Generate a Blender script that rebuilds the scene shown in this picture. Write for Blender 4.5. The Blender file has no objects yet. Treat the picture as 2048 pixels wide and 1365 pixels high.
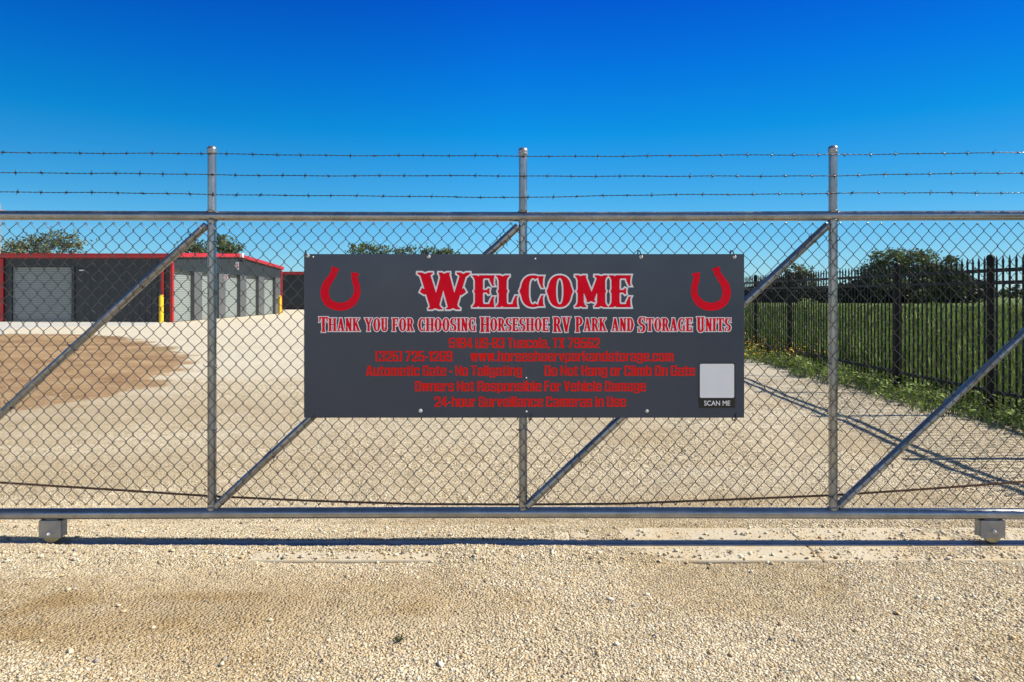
import bpy, math, random
import numpy as np
from mathutils import Vector
from mathutils.geometry import tessellate_polygon

random.seed(7)
rng = np.random.default_rng(7)
R = math.radians
scene = bpy.context.scene
COL = scene.collection

# ------------------------------------------------------------------ camera
F = 1365.0            # focal length in photo pixels (photo is 2048 wide)
CAM_Z = 1.357
HOR = 590.0           # horizon row of the photo
cam_d = bpy.data.cameras.new("camera")
cam = bpy.data.objects.new("camera", cam_d)
COL.objects.link(cam)
cam.location = (0, 0, CAM_Z)
cam.rotation_euler = (R(90), 0, 0)
cam_d.sensor_width = 36.0
cam_d.lens = 36.0 * F / 2048.0
cam_d.shift_y = -(682.5 - HOR) / 2048.0
cam_d.clip_start = 0.05
cam_d.clip_end = 5000
scene.camera = cam

def P(px, py, Y):
    """point at depth Y that the photo shows at pixel (px, py)"""
    return Vector(((px - 1024) * Y / F, Y, CAM_Z + (HOR - py) * Y / F))

# ------------------------------------------------------------------ light
SUN_EL = 42.5
SUN_AZ = 1.0          # degrees in front of the gate plane, seen from +X
sun_dir = Vector((math.cos(R(SUN_EL)) * math.cos(R(SUN_AZ)),
                  -math.cos(R(SUN_EL)) * math.sin(R(SUN_AZ)), math.sin(R(SUN_EL))))
sd = bpy.data.lights.new("sun", 'SUN')
sd.energy = 4.5
sd.angle = R(0.5)
sd.color = (1.0, 0.93, 0.80)
sun = bpy.data.objects.new("sun", sd)
COL.objects.link(sun)
sun.rotation_euler = sun_dir.to_track_quat('Z', 'Y').to_euler()
sun.location = (30, 0, 30)

world = bpy.data.worlds.new("World")
scene.world = world
world.use_nodes = True
wn, wl = world.node_tree.nodes, world.node_tree.links
bg = wn["Background"]
sky = wn.new("ShaderNodeTexSky")
sky.sky_type = 'NISHITA'
sky.sun_disc = False
sky.sun_elevation = R(SUN_EL)
sky.sun_rotation = R(90 + SUN_AZ)
sky.air_density = 1.0
sky.dust_density = 0.0
sky.ozone_density = 3.0
bg.inputs['Strength'].default_value = 0.12
# the deep, clear blue of this sky: tint by height above the horizon
tc = wn.new("ShaderNodeTexCoord")
sep = wn.new("ShaderNodeSeparateXYZ")
wl.new(tc.outputs['Generated'], sep.inputs[0])
ramp = wn.new("ShaderNodeValToRGB")
SKY_TINT = [(0.0, (0.37, 0.55, 0.78)), (0.08, (0.215, 0.515, 0.74)), (0.138, (0.12, 0.485, 0.70)), (0.228, (0.012, 0.45, 0.75)),
            (0.307, (0.006, 0.35, 0.82)), (0.40, (0.005, 0.23, 0.80)), (0.58, (0.20, 0.34, 0.52)), (0.9, (0.60, 0.66, 0.70))]
cr = ramp.color_ramp
while len(cr.elements) < len(SKY_TINT):
    cr.elements.new(0.5)
for e, (p, c) in zip(cr.elements, SKY_TINT):
    e.position = p
    e.color = (*c, 1)
wl.new(sep.outputs['Z'], ramp.inputs[0])
mul = wn.new("ShaderNodeMix")
mul.data_type = 'RGBA'
mul.blend_type = 'MULTIPLY'
mul.inputs[0].default_value = 1.0
wl.new(sky.outputs[0], mul.inputs[6])
# paler low sky added behind the camera, out of view, to brighten the sign
def wmap(sock, a, b):
    m_ = wn.new("ShaderNodeMapRange"); m_.interpolation_type = 'SMOOTHSTEP'
    wl.new(sock, m_.inputs[0]); m_.inputs[1].default_value = a; m_.inputs[2].default_value = b
    return m_.outputs[0]
hz = wn.new("ShaderNodeMath"); hz.operation = 'MULTIPLY'
neg = wn.new("ShaderNodeMath"); neg.operation = 'MULTIPLY'; neg.inputs[1].default_value = -1.0
wl.new(sep.outputs['Y'], neg.inputs[0])
low = wn.new("ShaderNodeMath"); low.operation = 'SUBTRACT'; low.inputs[0].default_value = 1.0
wl.new(wmap(sep.outputs['Z'], 0.30, 0.60), low.inputs[1])
wl.new(wmap(neg.outputs[0], 0.0, 0.5), hz.inputs[0]); wl.new(low.outputs[0], hz.inputs[1])
tint = wn.new("ShaderNodeMix"); tint.data_type = 'RGBA'
wl.new(hz.outputs[0], tint.inputs[0]); wl.new(ramp.outputs[0], tint.inputs[6])
tint.inputs[7].default_value = (0.95, 0.92, 0.95, 1)
wl.new(tint.outputs[2], mul.inputs[7])
# a little deeper away from the middle of the view, as the photographed sky is
ax = wn.new("ShaderNodeMath"); ax.operation = 'ABSOLUTE'
wl.new(sep.outputs['X'], ax.inputs[0])
fx = wn.new("ShaderNodeMath"); fx.operation = 'MULTIPLY_ADD'
fx.inputs[1].default_value = -0.40; fx.inputs[2].default_value = 1.0
wl.new(ax.outputs[0], fx.inputs[0])
sc2 = wn.new("ShaderNodeVectorMath"); sc2.operation = 'SCALE'
wl.new(mul.outputs[2], sc2.inputs[0]); wl.new(fx.outputs[0], sc2.inputs['Scale'])
wl.new(sc2.outputs[0], bg.inputs['Color'])

scene.view_settings.view_transform = 'Standard'
scene.view_settings.look = 'None'
scene.view_settings.exposure = 0.8
scene.view_settings.gamma = 1.0

# ------------------------------------------------------------------ noise
def vnoise(x, y, scale, seed=0):
    x = np.asarray(x, float) / scale
    y = np.asarray(y, float) / scale
    xi, yi = np.floor(x).astype(np.int64), np.floor(y).astype(np.int64)
    xf, yf = x - xi, y - yi
    u, v = xf * xf * (3 - 2 * xf), yf * yf * (3 - 2 * yf)
    def h(a, b):
        n = (a * 374761393 + b * 668265263 + seed * 1442695041) & 0xffffffff
        n = ((n ^ (n >> 13)) * 1274126177) & 0xffffffff
        return ((n ^ (n >> 16)) & 0xffff) / 65535.0
    return (h(xi, yi) * (1 - u) + h(xi + 1, yi) * u) * (1 - v) + (h(xi, yi + 1) * (1 - u) + h(xi + 1, yi + 1) * u) * v

def sstep(a, b, t):
    t = np.clip((np.asarray(t, float) - a) / (b - a), 0, 1)
    return t * t * (3 - 2 * t)

# ------------------------------------------------------------------ objects
def tag(o, label=None, cat=None, group=None, kind=None):
    if label: o["label"] = label
    if cat: o["category"] = cat
    if group: o["group"] = group
    if kind: o["kind"] = kind
    return o

def thing(name, label, cat, loc=(0, 0, 0), rz=0.0, group=None):
    o = bpy.data.objects.new(name, None)
    COL.objects.link(o)
    o.location = loc
    o.rotation_euler = (0, 0, rz)
    o.empty_display_size = 0.2
    return tag(o, label, cat, group)

class MB:
    """collects shapes in world (or thing-local) coordinates for ONE mesh object"""
    def __init__(self):
        self.v, self.f = [], []
    def add(self, vs, fs):
        b = len(self.v)
        self.v.extend([tuple(p) for p in vs])
        self.f.extend([tuple(b + i for i in f) for f in fs])
        return self
    def box(self, c, s, rz=0.0):
        cx, cy, cz = c
        hx, hy, hz = s[0] / 2, s[1] / 2, s[2] / 2
        ca, sa = math.cos(rz), math.sin(rz)
        vs = []
        for dz in (-hz, hz):
            for dx, dy in ((-hx, -hy), (hx, -hy), (hx, hy), (-hx, hy)):
                vs.append((cx + dx * ca - dy * sa, cy + dx * sa + dy * ca, cz + dz))
        return self.add(vs, [(3, 2, 1, 0), (4, 5, 6, 7), (0, 1, 5, 4), (1, 2, 6, 5), (2, 3, 7, 6), (3, 0, 4, 7)])
    def tube(self, pts, r, n=8, caps=True, closed=False):
        pts = [Vector(p) for p in pts]
        m = len(pts)
        rs = r if isinstance(r, (list, tuple)) else [r] * m
        vs, fs = [], []
        up = None
        for i, p in enumerate(pts):
            if closed:
                t = pts[(i + 1) % m] - pts[i - 1]
            else:
                t = pts[min(i + 1, m - 1)] - pts[max(i - 1, 0)]
            t = t.normalized() if t.length > 1e-9 else Vector((0, 0, 1))
            if up is None:
                up = Vector((0, 0, 1)) if abs(t.z) < 0.9 else Vector((1, 0, 0))
            a = (up - t * up.dot(t)).normalized()
            up = a
            b = t.cross(a)
            for k in range(n):
                w = 2 * math.pi * (k + 0.5) / n
                vs.append(p + (a * math.cos(w) + b * math.sin(w)) * rs[i])
        for i in range(m if closed else m - 1):
            for k in range(n):
                j = (i + 1) % m
                fs.append((i * n + k, i * n + (k + 1) % n, j * n + (k + 1) % n, j * n + k))
        if caps and not closed:
            fs.append(tuple(range(n - 1, -1, -1)))
            fs.append(tuple((m - 1) * n + k for k in range(n)))
        return self.add(vs, fs)
    def lathe(self, c, prof, n=20, axis='z'):
        vs, fs = [], []
        for r, h in prof:
            for k in range(n):
                w = 2 * math.pi * k / n
                a, b = r * math.cos(w), r * math.sin(w)
                d = {'z': (a, b, h), 'y': (a, h, -b), 'x': (h, a, b)}[axis]
                vs.append((c[0] + d[0], c[1] + d[1], c[2] + d[2]))
        for i in range(len(prof) - 1):
            for k in range(n):
                fs.append((i * n + k, i * n + (k + 1) % n, (i + 1) * n + (k + 1) % n, (i + 1) * n + k))
        fs.append(tuple(range(n - 1, -1, -1)))
        fs.append(tuple((len(prof) - 1) * n + k for k in range(n)))
        return self.add(vs, fs)
    def build(self, name, m, parent=None, smooth=False, bevel=0.0):
        me = bpy.data.meshes.new(name)
        me.from_pydata(self.v, [], self.f)
        me.update()
        me.materials.append(m)
        if smooth:
            me.polygons.foreach_set("use_smooth", [True] * len(me.polygons))
            try:
                me.set_sharp_from_angle(angle=R(40))
            except Exception:
                pass
        o = bpy.data.objects.new(name, me)
        COL.objects.link(o)
        if parent is not None:
            o.parent = parent
        if bevel:
            b = o.modifiers.new("bevel", 'BEVEL')
            b.width = bevel
            b.segments = 2
            b.limit_method = 'ANGLE'
        return o

def np_mesh(name, verts, faces_flat, nper, m, parent=None, attrs=None, smooth=False):
    """fast mesh from numpy; every face has nper corners"""
    me = bpy.data.meshes.new(name)
    nv, nl = len(verts), len(faces_flat)
    nf = nl // nper
    me.vertices.add(nv)
    me.vertices.foreach_set("co", np.ascontiguousarray(verts, dtype=np.float32).ravel())
    me.loops.add(nl)
    me.loops.foreach_set("vertex_index", np.ascontiguousarray(faces_flat, dtype=np.int32).ravel())
    me.polygons.add(nf)
    me.polygons.foreach_set("loop_start", np.arange(0, nl, nper, dtype=np.int32))
    try:
        me.polygons.foreach_set("loop_total", np.full(nf, nper, dtype=np.int32))
    except Exception:
        pass
    me.update(calc_edges=True)
    for an, arr in (attrs or {}).items():
        arr = np.asarray(arr, dtype=np.float32)
        if arr.ndim == 1:
            a = me.attributes.new(an, 'FLOAT', 'POINT')
            a.data.foreach_set("value", arr)
        else:
            a = me.attributes.new(an, 'FLOAT_COLOR', 'POINT')
            a.data.foreach_set("color", np.concatenate([arr, np.ones((len(arr), 1), np.float32)], 1).ravel())
    if smooth:
        me.polygons.foreach_set("use_smooth", np.ones(nf, dtype=bool))
    me.materials.append(m)
    o = bpy.data.objects.new(name, me)
    COL.objects.link(o)
    if parent is not None:
        o.parent = parent
    return o

# ------------------------------------------------------------------ materials
class NT:
    def __init__(self, name):
        self.m = bpy.data.materials.new(name)
        self.m.use_nodes = True
        self.n, self.l = self.m.node_tree.nodes, self.m.node_tree.links
        self.b = self.n["Principled BSDF"]
        self.out = self.n["Material Output"]
    def node(self, t, **kw):
        x = self.n.new(t)
        for k, v in kw.items():
            setattr(x, k, v)
        return x
    def put(self, sock, v):
        if hasattr(v, 'is_output') or isinstance(v, bpy.types.NodeSocket):
            self.l.new(v, sock)
        else:
            sock.default_value = v
    def coord(self, kind='Object'):
        return self.node("ShaderNodeTexCoord").outputs[kind]
    def noise(self, scale, detail=4.0, rough=0.55, vec=None):
        x = self.node("ShaderNodeTexNoise")
        x.inputs['Scale'].default_value = scale
        x.inputs['Detail'].default_value = detail
        x.inputs['Roughness'].default_value = rough
        if vec is not None: self.l.new(vec, x.inputs['Vector'])
        return x.outputs['Fac']
    def ramp(self, fac, stops):
        x = self.node("ShaderNodeValToRGB")
        c = x.color_ramp
        while len(c.elements) < len(stops): c.elements.new(0.5)
        for e, (p, col) in zip(c.elements, stops):
            e.position = p
            e.color = (*col, 1) if len(col) == 3 else col
        self.l.new(fac, x.inputs[0])
        return x.outputs[0]
    def mix(self, fac, a, b, mode='MIX'):
        x = self.node("ShaderNodeMix", data_type='RGBA', blend_type=mode)
        self.put(x.inputs[0], fac)
        for s, v in ((6, a), (7, b)):
            if isinstance(v, tuple): v = (*v, 1) if len(v) == 3 else v
            self.put(x.inputs[s], v)
        return x.outputs[2]
    def math(self, op, a, b=0.0, c=0.0, clamp=False):
        x = self.node("ShaderNodeMath", operation=op, use_clamp=clamp)
        self.put(x.inputs[0], a); self.put(x.inputs[1], b)
        if op in ('MULTIPLY_ADD',): self.put(x.inputs[2], c)
        return x.outputs[0]
    def maprange(self, v, a, b, c=0.0, d=1.0):
        x = self.node("ShaderNodeMapRange", interpolation_type='SMOOTHSTEP')
        self.put(x.inputs[0], v)
        for i, t in enumerate((a, b, c, d)): x.inputs[i + 1].default_value = t
        return x.outputs[0]
    def attr(self, name, which='Fac'):
        x = self.node("ShaderNodeAttribute")
        x.attribute_name = name
        return x.outputs[which]
    def bump(self, h, strength=0.3, dist=0.01, normal=None):
        x = self.node("ShaderNodeBump")
        x.inputs['Strength'].default_value = strength
        x.inputs['Distance'].default_value = dist
        self.l.new(h, x.inputs['Height'])
        if normal is not None: self.l.new(normal, x.inputs['Normal'])
        return x.outputs[0]
    def set(self, color=None, rough=None, metal=None, normal=None, spec=None):
        for k, v in (('Base Color', color), ('Roughness', rough), ('Metallic', metal), ('Normal', normal), ('Specular IOR Level', spec)):
            if v is None: continue
            if isinstance(v, tuple): v = (*v, 1) if len(v) == 3 else v
            self.put(self.b.inputs[k], v)
        return self.m

def paint(name, col, rough=0.45, var=0.15, scale=6.0, metal=0.0, bump=0.05, spec=0.5):
    t = NT(name)
    co = t.coord()
    n = t.noise(scale, 5, 0.6, co)
    dark = tuple(c * (1 - var) for c in col)
    lite = tuple(min(1, c * (1 + var)) for c in col)
    c = t.ramp(n, [(0.3, dark), (0.7, lite)])
    rr = t.maprange(t.noise(scale * 3, 4, 0.6, co), 0.3, 0.7, rough * 0.85, min(1, rough * 1.2))
    t.set(c, rr, metal, t.bump(t.noise(scale * 12, 3, 0.6, co), bump, 0.004), spec)
    return t.m

def galvanised(name, col=(0.50, 0.51, 0.52), rough=0.32, metal=0.9, scale=30):
    t = NT(name)
    co = t.coord()
    v = t.node("ShaderNodeTexVoronoi", feature='F1')
    v.inputs['Scale'].default_value = scale * 2
    t.l.new(co, v.inputs['Vector'])
    n = t.noise(scale * 0.25, 6, 0.65, co)
    c1 = t.mix(t.maprange(n, 0.35, 0.7), tuple(c * 0.72 for c in col), col)
    sepc = t.node("ShaderNodeSeparateColor")
    t.l.new(v.outputs['Color'], sepc.inputs[0])
    c2 = t.mix(t.math('MULTIPLY', sepc.outputs[0], 0.25), c1, tuple(c * 0.6 for c in col))
    # dull zinc patches
    dull = t.maprange(t.noise(scale * 0.12, 5, 0.6, co), 0.42, 0.68)
    rr = t.maprange(dull, 0.0, 1.0, rough * 0.8, rough * 1.5)
    t.set(c2, rr, metal, t.bump(n, 0.06, 0.003))
    return t.m

M = {}
M['pipe'] = galvanised('galvanised_pipe', (0.40, 0.41, 0.42), 0.34, 0.88)
M['wire'] = galvanised('galvanised_wire', (0.13, 0.135, 0.15), 0.36, 0.9, 60)
M['barb'] = galvanised('barbed_wire_zinc', (0.10, 0.10, 0.11), 0.42, 0.85, 60)
M['cap'] = galvanised('cast_cap', (0.42, 0.42, 0.43), 0.42, 0.85)
M['plate'] = galvanised('steel_plate', (0.38, 0.38, 0.38), 0.50, 0.6)
M['steel_track'] = galvanised('track_steel', (0.36, 0.38, 0.42), 0.38, 0.85)
M['wheel'] = paint('worn_wheel', (0.44, 0.37, 0.17), 0.55, 0.25, 20, 0.1)
M['bolt'] = galvanised('bolt_zinc', (0.80, 0.80, 0.81), 0.4, 0.2)
M['rust'] = paint('rusty_chain', (0.17, 0.085, 0.045), 0.75, 0.45, 40, 0.1)
M['sign'] = paint('sign_grey', (0.040, 0.056, 0.092), 0.22, 0.05, 2, 0, 0.01)
M['sign_red'] = paint('sign_red', (0.90, 0.003, 0.022), 0.55, 0.05, 8, 0, 0.01, 0.12)
M['sign_red_dim'] = paint('sign_red_plain', (0.90, 0.016, 0.010), 0.55, 0.05, 8, 0, 0.01, 0.12)
M['sign_white'] = paint('sign_white', (0.93, 0.93, 0.95), 0.4, 0.015, 8, 0, 0.01)
M['sign_black'] = paint('sign_black', (0.006, 0.006, 0.008), 0.35, 0.1, 8, 0, 0.01)
M['black_tie'] = paint('black_plastic', (0.012, 0.012, 0.014), 0.4, 0.2, 20)
M['fence_black'] = paint('black_powder_coat', (0.004, 0.004, 0.005), 0.5, 0.3, 12, 0, 0.05, 0.25)
M['wall_grey'] = paint('charcoal_metal', (0.022, 0.029, 0.033), 0.42, 0.10, 0.6)
M['pier_grey'] = paint('mid_grey_metal', (0.090, 0.095, 0.098), 0.42, 0.08, 0.8)
M['door_grey'] = paint('pale_door_metal', (0.22, 0.25, 0.24), 0.42, 0.06, 0.8)
M['trim_red'] = paint('red_trim', (0.40, 0.012, 0.016), 0.38, 0.10, 1.0)
M['roof'] = paint('roof_metal', (0.30, 0.31, 0.32), 0.45, 0.1, 0.6)
M['yellow'] = paint('bollard_yellow', (0.80, 0.50, 0.01), 0.42, 0.10, 4)
M['white'] = paint('white_plastic', (0.80, 0.80, 0.80), 0.4, 0.04, 4)
M['dark'] = paint('dark_metal', (0.02, 0.02, 0.022), 0.5, 0.2, 4)
M['bark'] = paint('bark', (0.10, 0.075, 0.055), 0.9, 0.4, 3, 0, 0.5)
M['wood_pole'] = paint('pole_grey', (0.22, 0.21, 0.20), 0.8, 0.2, 2)

def concrete(name, col, scale=3.0, dust=False):
    t = NT(name)
    co = t.coord()
    n = t.noise(scale, 7, 0.65, co)
    n2 = t.noise(scale * 25, 4, 0.7, co)
    c = t.ramp(n, [(0.25, tuple(a * 0.72 for a in col)), (0.55, col), (0.8, tuple(min(1, a * 1.15) for a in col))])
    c = t.mix(0.35, c, t.ramp(n2, [(0.3, tuple(a * 0.6 for a in col)), (0.7, tuple(min(1, a * 1.2) for a in col))]))
    if dust:
        c = t.mix(t.maprange(t.noise(4.5, 7, 0.7, co), 0.42, 0.62, 0.0, 0.75), c, t.ramp(t.noise(70, 4, 0.7, co), [(0.3, (0.36, 0.26, 0.14)), (0.7, (0.62, 0.50, 0.32))]))
    t.set(c, 0.85, 0, t.bump(n2, 0.25, 0.006))
    return t.m
M['concrete'] = concrete('concrete', (0.53, 0.465, 0.345), 3.0, True)
M['apron'] = concrete('apron_concrete', (0.50, 0.49, 0.45), 0.5)

def leafmat(name, col, var=0.45):
    t = NT(name)
    a = t.attr('tint')
    c = t.ramp(a, [(0.0, tuple(x * (1 - var) for x in col)), (0.5, col), (1.0, tuple(x * (1 + var * 1.6) for x in col))])
    t.set(c, 0.6, 0, None, 0.3)
    t.b.inputs['Subsurface Weight'].default_value = 0.0
    # a little light passes through leaves
    tr = t.node("ShaderNodeBsdfTranslucent")
    t.l.new(c, tr.inputs[0])
    ms = t.node("ShaderNodeMixShader")
    ms.inputs[0].default_value = 0.25
    t.l.new(t.b.outputs[0], ms.inputs[1])
    t.l.new(tr.outputs[0], ms.inputs[2])
    t.l.new(ms.outputs[0], t.out.inputs[0])
    return t.m
M['leaf_olive'] = leafmat('leaf_olive', (0.125, 0.138, 0.060))
M['leaf_dark'] = leafmat('leaf_dark', (0.062, 0.086, 0.030))
M['leaf_mid'] = leafmat('leaf_mid', (0.105, 0.135, 0.050))
M['leaf_belt'] = leafmat('leaf_belt', (0.022, 0.034, 0.014))
M['weed'] = leafmat('weed_leaf', (0.185, 0.255, 0.060))
M['grass'] = leafmat('field_grass', (0.138, 0.192, 0.044))
M['petal'] = paint('yellow_petal', (0.75, 0.42, 0.01), 0.6, 0.2, 10)

# ------------------------------------------------------------------ ground
GX, GY = 0.0, 3.78            # gate plane depth
FENCE_X = lambda y: 5.33 + 0.008 * (y - 7.6)
WEED_EDGE = lambda y: 4.78 + 0.10 * np.sin(np.asarray(y) * 2.1) + 0.06 * np.sin(np.asarray(y) * 5.3 + 1)

def ground_h(x, y):
    x = np.asarray(x, float); y = np.asarray(y, float)
    near = 1 - sstep(14, 30, np.hypot(x, y))
    h = (vnoise(x, y, 0.9, 1) - 0.5) * 0.030 + (vnoise(x, y, 0.22, 2) - 0.5) * 0.012 + (vnoise(x, y, 0.07, 3) - 0.5) * 0.007
    h = h * near
    h -= 0.022 * (1 - sstep(4.6, 9.0, y)) * near
    h += (vnoise(x, y, 9, 4) - 0.5) * 0.05 * sstep(6, 16, y) * (1 - sstep(60, 90, y))
    # over the concrete beam under the gate: buried on the left, bare on the right
    strip = sstep(3.46, 3.56, y) * (1 - sstep(4.02, 4.12, y))
    back = sstep(3.80, 3.86, y)
    bare = sstep(0.2, 1.5, x + (vnoise(x, y, 0.35, 9) - 0.5) * 1.6) * (1 - back) + sstep(0.1, 1.1, x + (vnoise(x, y, 0.3, 10) - 0.5) * 1.3) * back
    bare = np.maximum(bare, 0.75 * sstep(-1.55, -1.2, x) * (1 - sstep(-0.6, -0.15, x)) * (1 - sstep(3.63, 3.68, y)))
    bias = 0.014 - 0.032 * bare
    track = sstep(3.735, 3.752, y) * (1 - sstep(3.808, 3.825, y))
    h = h + 0.4 * strip * (-0.022 - h) + strip * bias
    h = h * (1 - track) + track * (-0.034)
    return h

def edge_curve(y):
    # right edge of the brown dirt bed, read off the photograph
    ys = [6.5, 8.2, 9.75, 11.9, 14.8, 18.5, 22.6, 24.0]
    xs = [-6.2, -5.3, -5.15, -5.7, -6.9, -9.4, -13.1, -16.0]
    return np.interp(y, ys, xs)

def dirt_sd(x, y):
    d = edge_curve(y) - x + (vnoise(x, y, 1.3, 21) - 0.5) * 0.5
    d = np.minimum(d, (23.3 - y) * 1.5)
    d = np.minimum(d, (y - 7.2) * 0.26)
    return np.clip(d, -3, 3)

def blob(x, y, cx, cy, rx, ry, seed):
    d = np.hypot((x - cx) / rx, (y - cy) / ry) + (vnoise(x, y, 0.35, seed) - 0.5) * 0.7
    return 1 - sstep(0.45, 1.15, d)

def stain(x, y):
    s = 0.95 * blob(x, y, -1.25, 3.02, 1.0, 0.26, 31)
    s = np.maximum(s, 0.55 * blob(x, y, -1.15, 2.95, 1.7, 0.52, 30))
    s = np.maximum(s, 0.8 * blob(x, y, -1.75, 2.85, 0.75, 0.22, 32))
    s = np.maximum(s, 0.4 * blob(x, y, -0.75, 3.30, 0.75, 0.15, 33))
    s = np.maximum(s, 0.40 * blob(x, y, -0.25, 3.05, 0.7, 0.16, 34))
    s = np.maximum(s, 0.5 * blob(x, y, -2.2, 3.1, 0.8, 0.25, 37))
    s = np.maximum(s, 0.4 * blob(x, y, -0.5, 4.15, 1.4, 0.12, 35))
    s = np.maximum(s, 0.40 * blob(x, y, 1.6, 4.6, 1.5, 0.22, 36))
    s = np.maximum(s, 0.3 * blob(x, y, -3.2, 5.4, 2.2, 0.8, 38))
    s = np.maximum(s, 0.6 * blob(x, y, -4.8, 8.0, 2.4, 1.3, 39))
    s = np.maximum(s, 0.45 * blob(x, y, -0.3, 2.35, 0.2, 0.06, 40))
    s = np.maximum(s, 0.5 * blob(x, y, 0.42, 2.42, 0.22, 0.05, 41))
    s = np.maximum(s, 0.35 * sstep(0.62, 0.75, vnoise(x, y, 1.1, 42)))
    return s

def axis(lo, d0, d1, step, far):
    a = list(np.arange(d0, d1 + 1e-6, step))
    s, p = step, d1
    while p < far:
        s *= 1.09
        p += s
        a.append(p)
    s, p = step, d0
    b = []
    while p > lo:
        s *= 1.12
        p -= s
        b.append(p)
    return np.array(b[::-1] + a)

gx = axis(-1500, -5.2, 5.8, 0.032, 1500)
gy = axis(-700, 1.9, 6.2, 0.030, 3000)
XX, YY = np.meshgrid(gx, gy)
x1, y1 = XX.ravel(), YY.ravel()
zz = ground_h(x1, y1)
nx, ny = len(gx), len(gy)
ii = np.arange(nx * ny).reshape(ny, nx)
faces = np.stack([ii[:-1, :-1], ii[:-1, 1:], ii[1:, 1:], ii[1:, :-1]], -1).reshape(-1)

def ground_material():
    t = NT('gravel_ground')
    co = t.coord('Object')
    v = t.node("ShaderNodeTexVoronoi", feature='F1')
    v.inputs['Scale'].default_value = 80
    t.l.new(co, v.inputs['Vector'])
    sp = t.node("ShaderNodeSeparateColor"); t.l.new(v.outputs['Color'], sp.inputs[0])
    v2 = t.node("ShaderNodeTexVoronoi", feature='F1')
    v2.inputs['Scale'].default_value = 21
    t.l.new(co, v2.inputs['Vector'])
    sp2 = t.node("ShaderNodeSeparateColor"); t.l.new(v2.outputs['Color'], sp2.inputs[0])
    peb = t.ramp(sp.outputs[0], [(0.0, (0.07, 0.05, 0.03)), (0.10, (0.16, 0.11, 0.06)), (0.16, (0.40, 0.29, 0.155)), (0.5, (0.58, 0.47, 0.295)), (0.8, (0.68, 0.59, 0.42)), (1.0, (0.78, 0.72, 0.58))])
    peb2 = t.ramp(sp2.outputs[1], [(0.0, (0.13, 0.095, 0.06)), (0.10, (0.24, 0.175, 0.105)), (0.16, (0.48, 0.375, 0.225)), (0.7, (0.63, 0.53, 0.35)), (1.0, (0.76, 0.68, 0.51))])
    fine = t.mix(0.30, peb, peb2)
    big = t.noise(0.55, 6, 0.6, co)
    fine = t.mix(t.maprange(big, 0.35, 0.7, 0.0, 0.5), fine, t.mix(0.5, fine, (0.68, 0.60, 0.46)))
    # fines with few stones where the stain is
    n = t.noise(6, 6, 0.65, co)
    soil = t.ramp(t.noise(55, 5, 0.7, co), [(0.3, (0.25, 0.160, 0.068)), (0.7, (0.42, 0.295, 0.135))])
    st = t.math('MULTIPLY', t.attr('stain'), t.maprange(n, 0.25, 0.7, 0.75, 1.25), clamp=True)
    c = t.mix(st, fine, soil)
    # pale compacted caliche further into the yard
    geo = t.node("ShaderNodeSeparateXYZ"); t.l.new(co, geo.inputs[0])
    far = t.maprange(geo.outputs[1], 3, 16)
    c = t.mix(t.math('MULTIPLY', far, 0.80), c, t.mix(0.40, (0.84, 0.79, 0.65), fine))
    # faint pale and tan drag marks left by traffic
    rut = t.node('ShaderNodeMapping'); rut.inputs['Scale'].default_value = (0.20, 1.1, 1); rut.inputs['Rotation'].default_value = (0, 0, 0.12)
    t.l.new(co, rut.inputs[0])
    rn = t.noise(1.0, 7, 0.62, rut.outputs[0])
    c = t.mix(t.math('MULTIPLY', t.maprange(rn, 0.52, 0.74), 0.35), c, (0.56, 0.45, 0.28))
    c = t.mix(t.math('MULTIPLY', t.maprange(rn, 0.50, 0.30), 0.35), c, (0.76, 0.70, 0.56))
    # brown dirt bed
    dn = t.noise(1.2, 7, 0.68, co)
    ds = t.math('ADD', t.attr('dirt'), t.math('MULTIPLY', t.math('SUBTRACT', t.math('ADD', t.math('MULTIPLY', dn, 0.65), t.math('MULTIPLY', t.noise(4, 6, 0.75, co), 0.35)), 0.5), 4.5))
    mask = t.maprange(ds, -0.12, 0.30)
    br = t.ramp(t.math('ADD', t.math('MULTIPLY', t.noise(0.9, 8, 0.7, co), 0.6), t.math('MULTIPLY', t.noise(7, 6, 0.75, co), 0.4)), [(0.30, (0.22, 0.125, 0.06)), (0.46, (0.36, 0.225, 0.115)), (0.58, (0.50, 0.35, 0.19)), (0.75, (0.60, 0.47, 0.28))])
    st2 = t.node("ShaderNodeMapping"); st2.inputs['Scale'].default_value = (0.30, 0.62, 1)
    t.l.new(co, st2.inputs[0])
    streak = t.maprange(t.noise(1.0, 6, 0.62, st2.outputs[0]), 0.50, 0.64)
    br = t.mix(t.math('MULTIPLY', streak, t.maprange(t.noise(2.2, 5, 0.6, co), 0.3, 0.7, 0.25, 0.85)), br, (0.19, 0.095, 0.045))
    gr = t.maprange(t.noise(0.5, 5, 0.6, co), 0.55, 0.7)
    br = t.mix(t.math('MULTIPLY', gr, 0.35), br, (0.17, 0.18, 0.06))
    c = t.mix(mask, c, br)
    # green field beyond the picket fence and behind the yard
    gn = t.noise(3.0, 7, 0.7, co)
    green = t.ramp(gn, [(0.2, (0.060, 0.088, 0.020)), (0.5, (0.100, 0.148, 0.034)), (0.8, (0.145, 0.195, 0.050))])
    soil_g = t.mix(t.maprange(t.noise(1.4, 5, 0.6, co), 0.5, 0.68), green, (0.10, 0.075, 0.045))
    gm = t.maprange(t.math('ADD', t.attr('field'), t.math('MULTIPLY', t.math('SUBTRACT', t.noise(5, 4, 0.6, co), 0.5), 0.5)), -0.1, 0.15)
    c = t.mix(gm, c, t.mix(far, soil_g, green))
    hgt = t.math('MULTIPLY', t.math('SUBTRACT', 1.0, v.outputs['Distance']), 1.0)
    h2 = t.math('MULTIPLY', sp2.outputs[2], 0.8)
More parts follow.
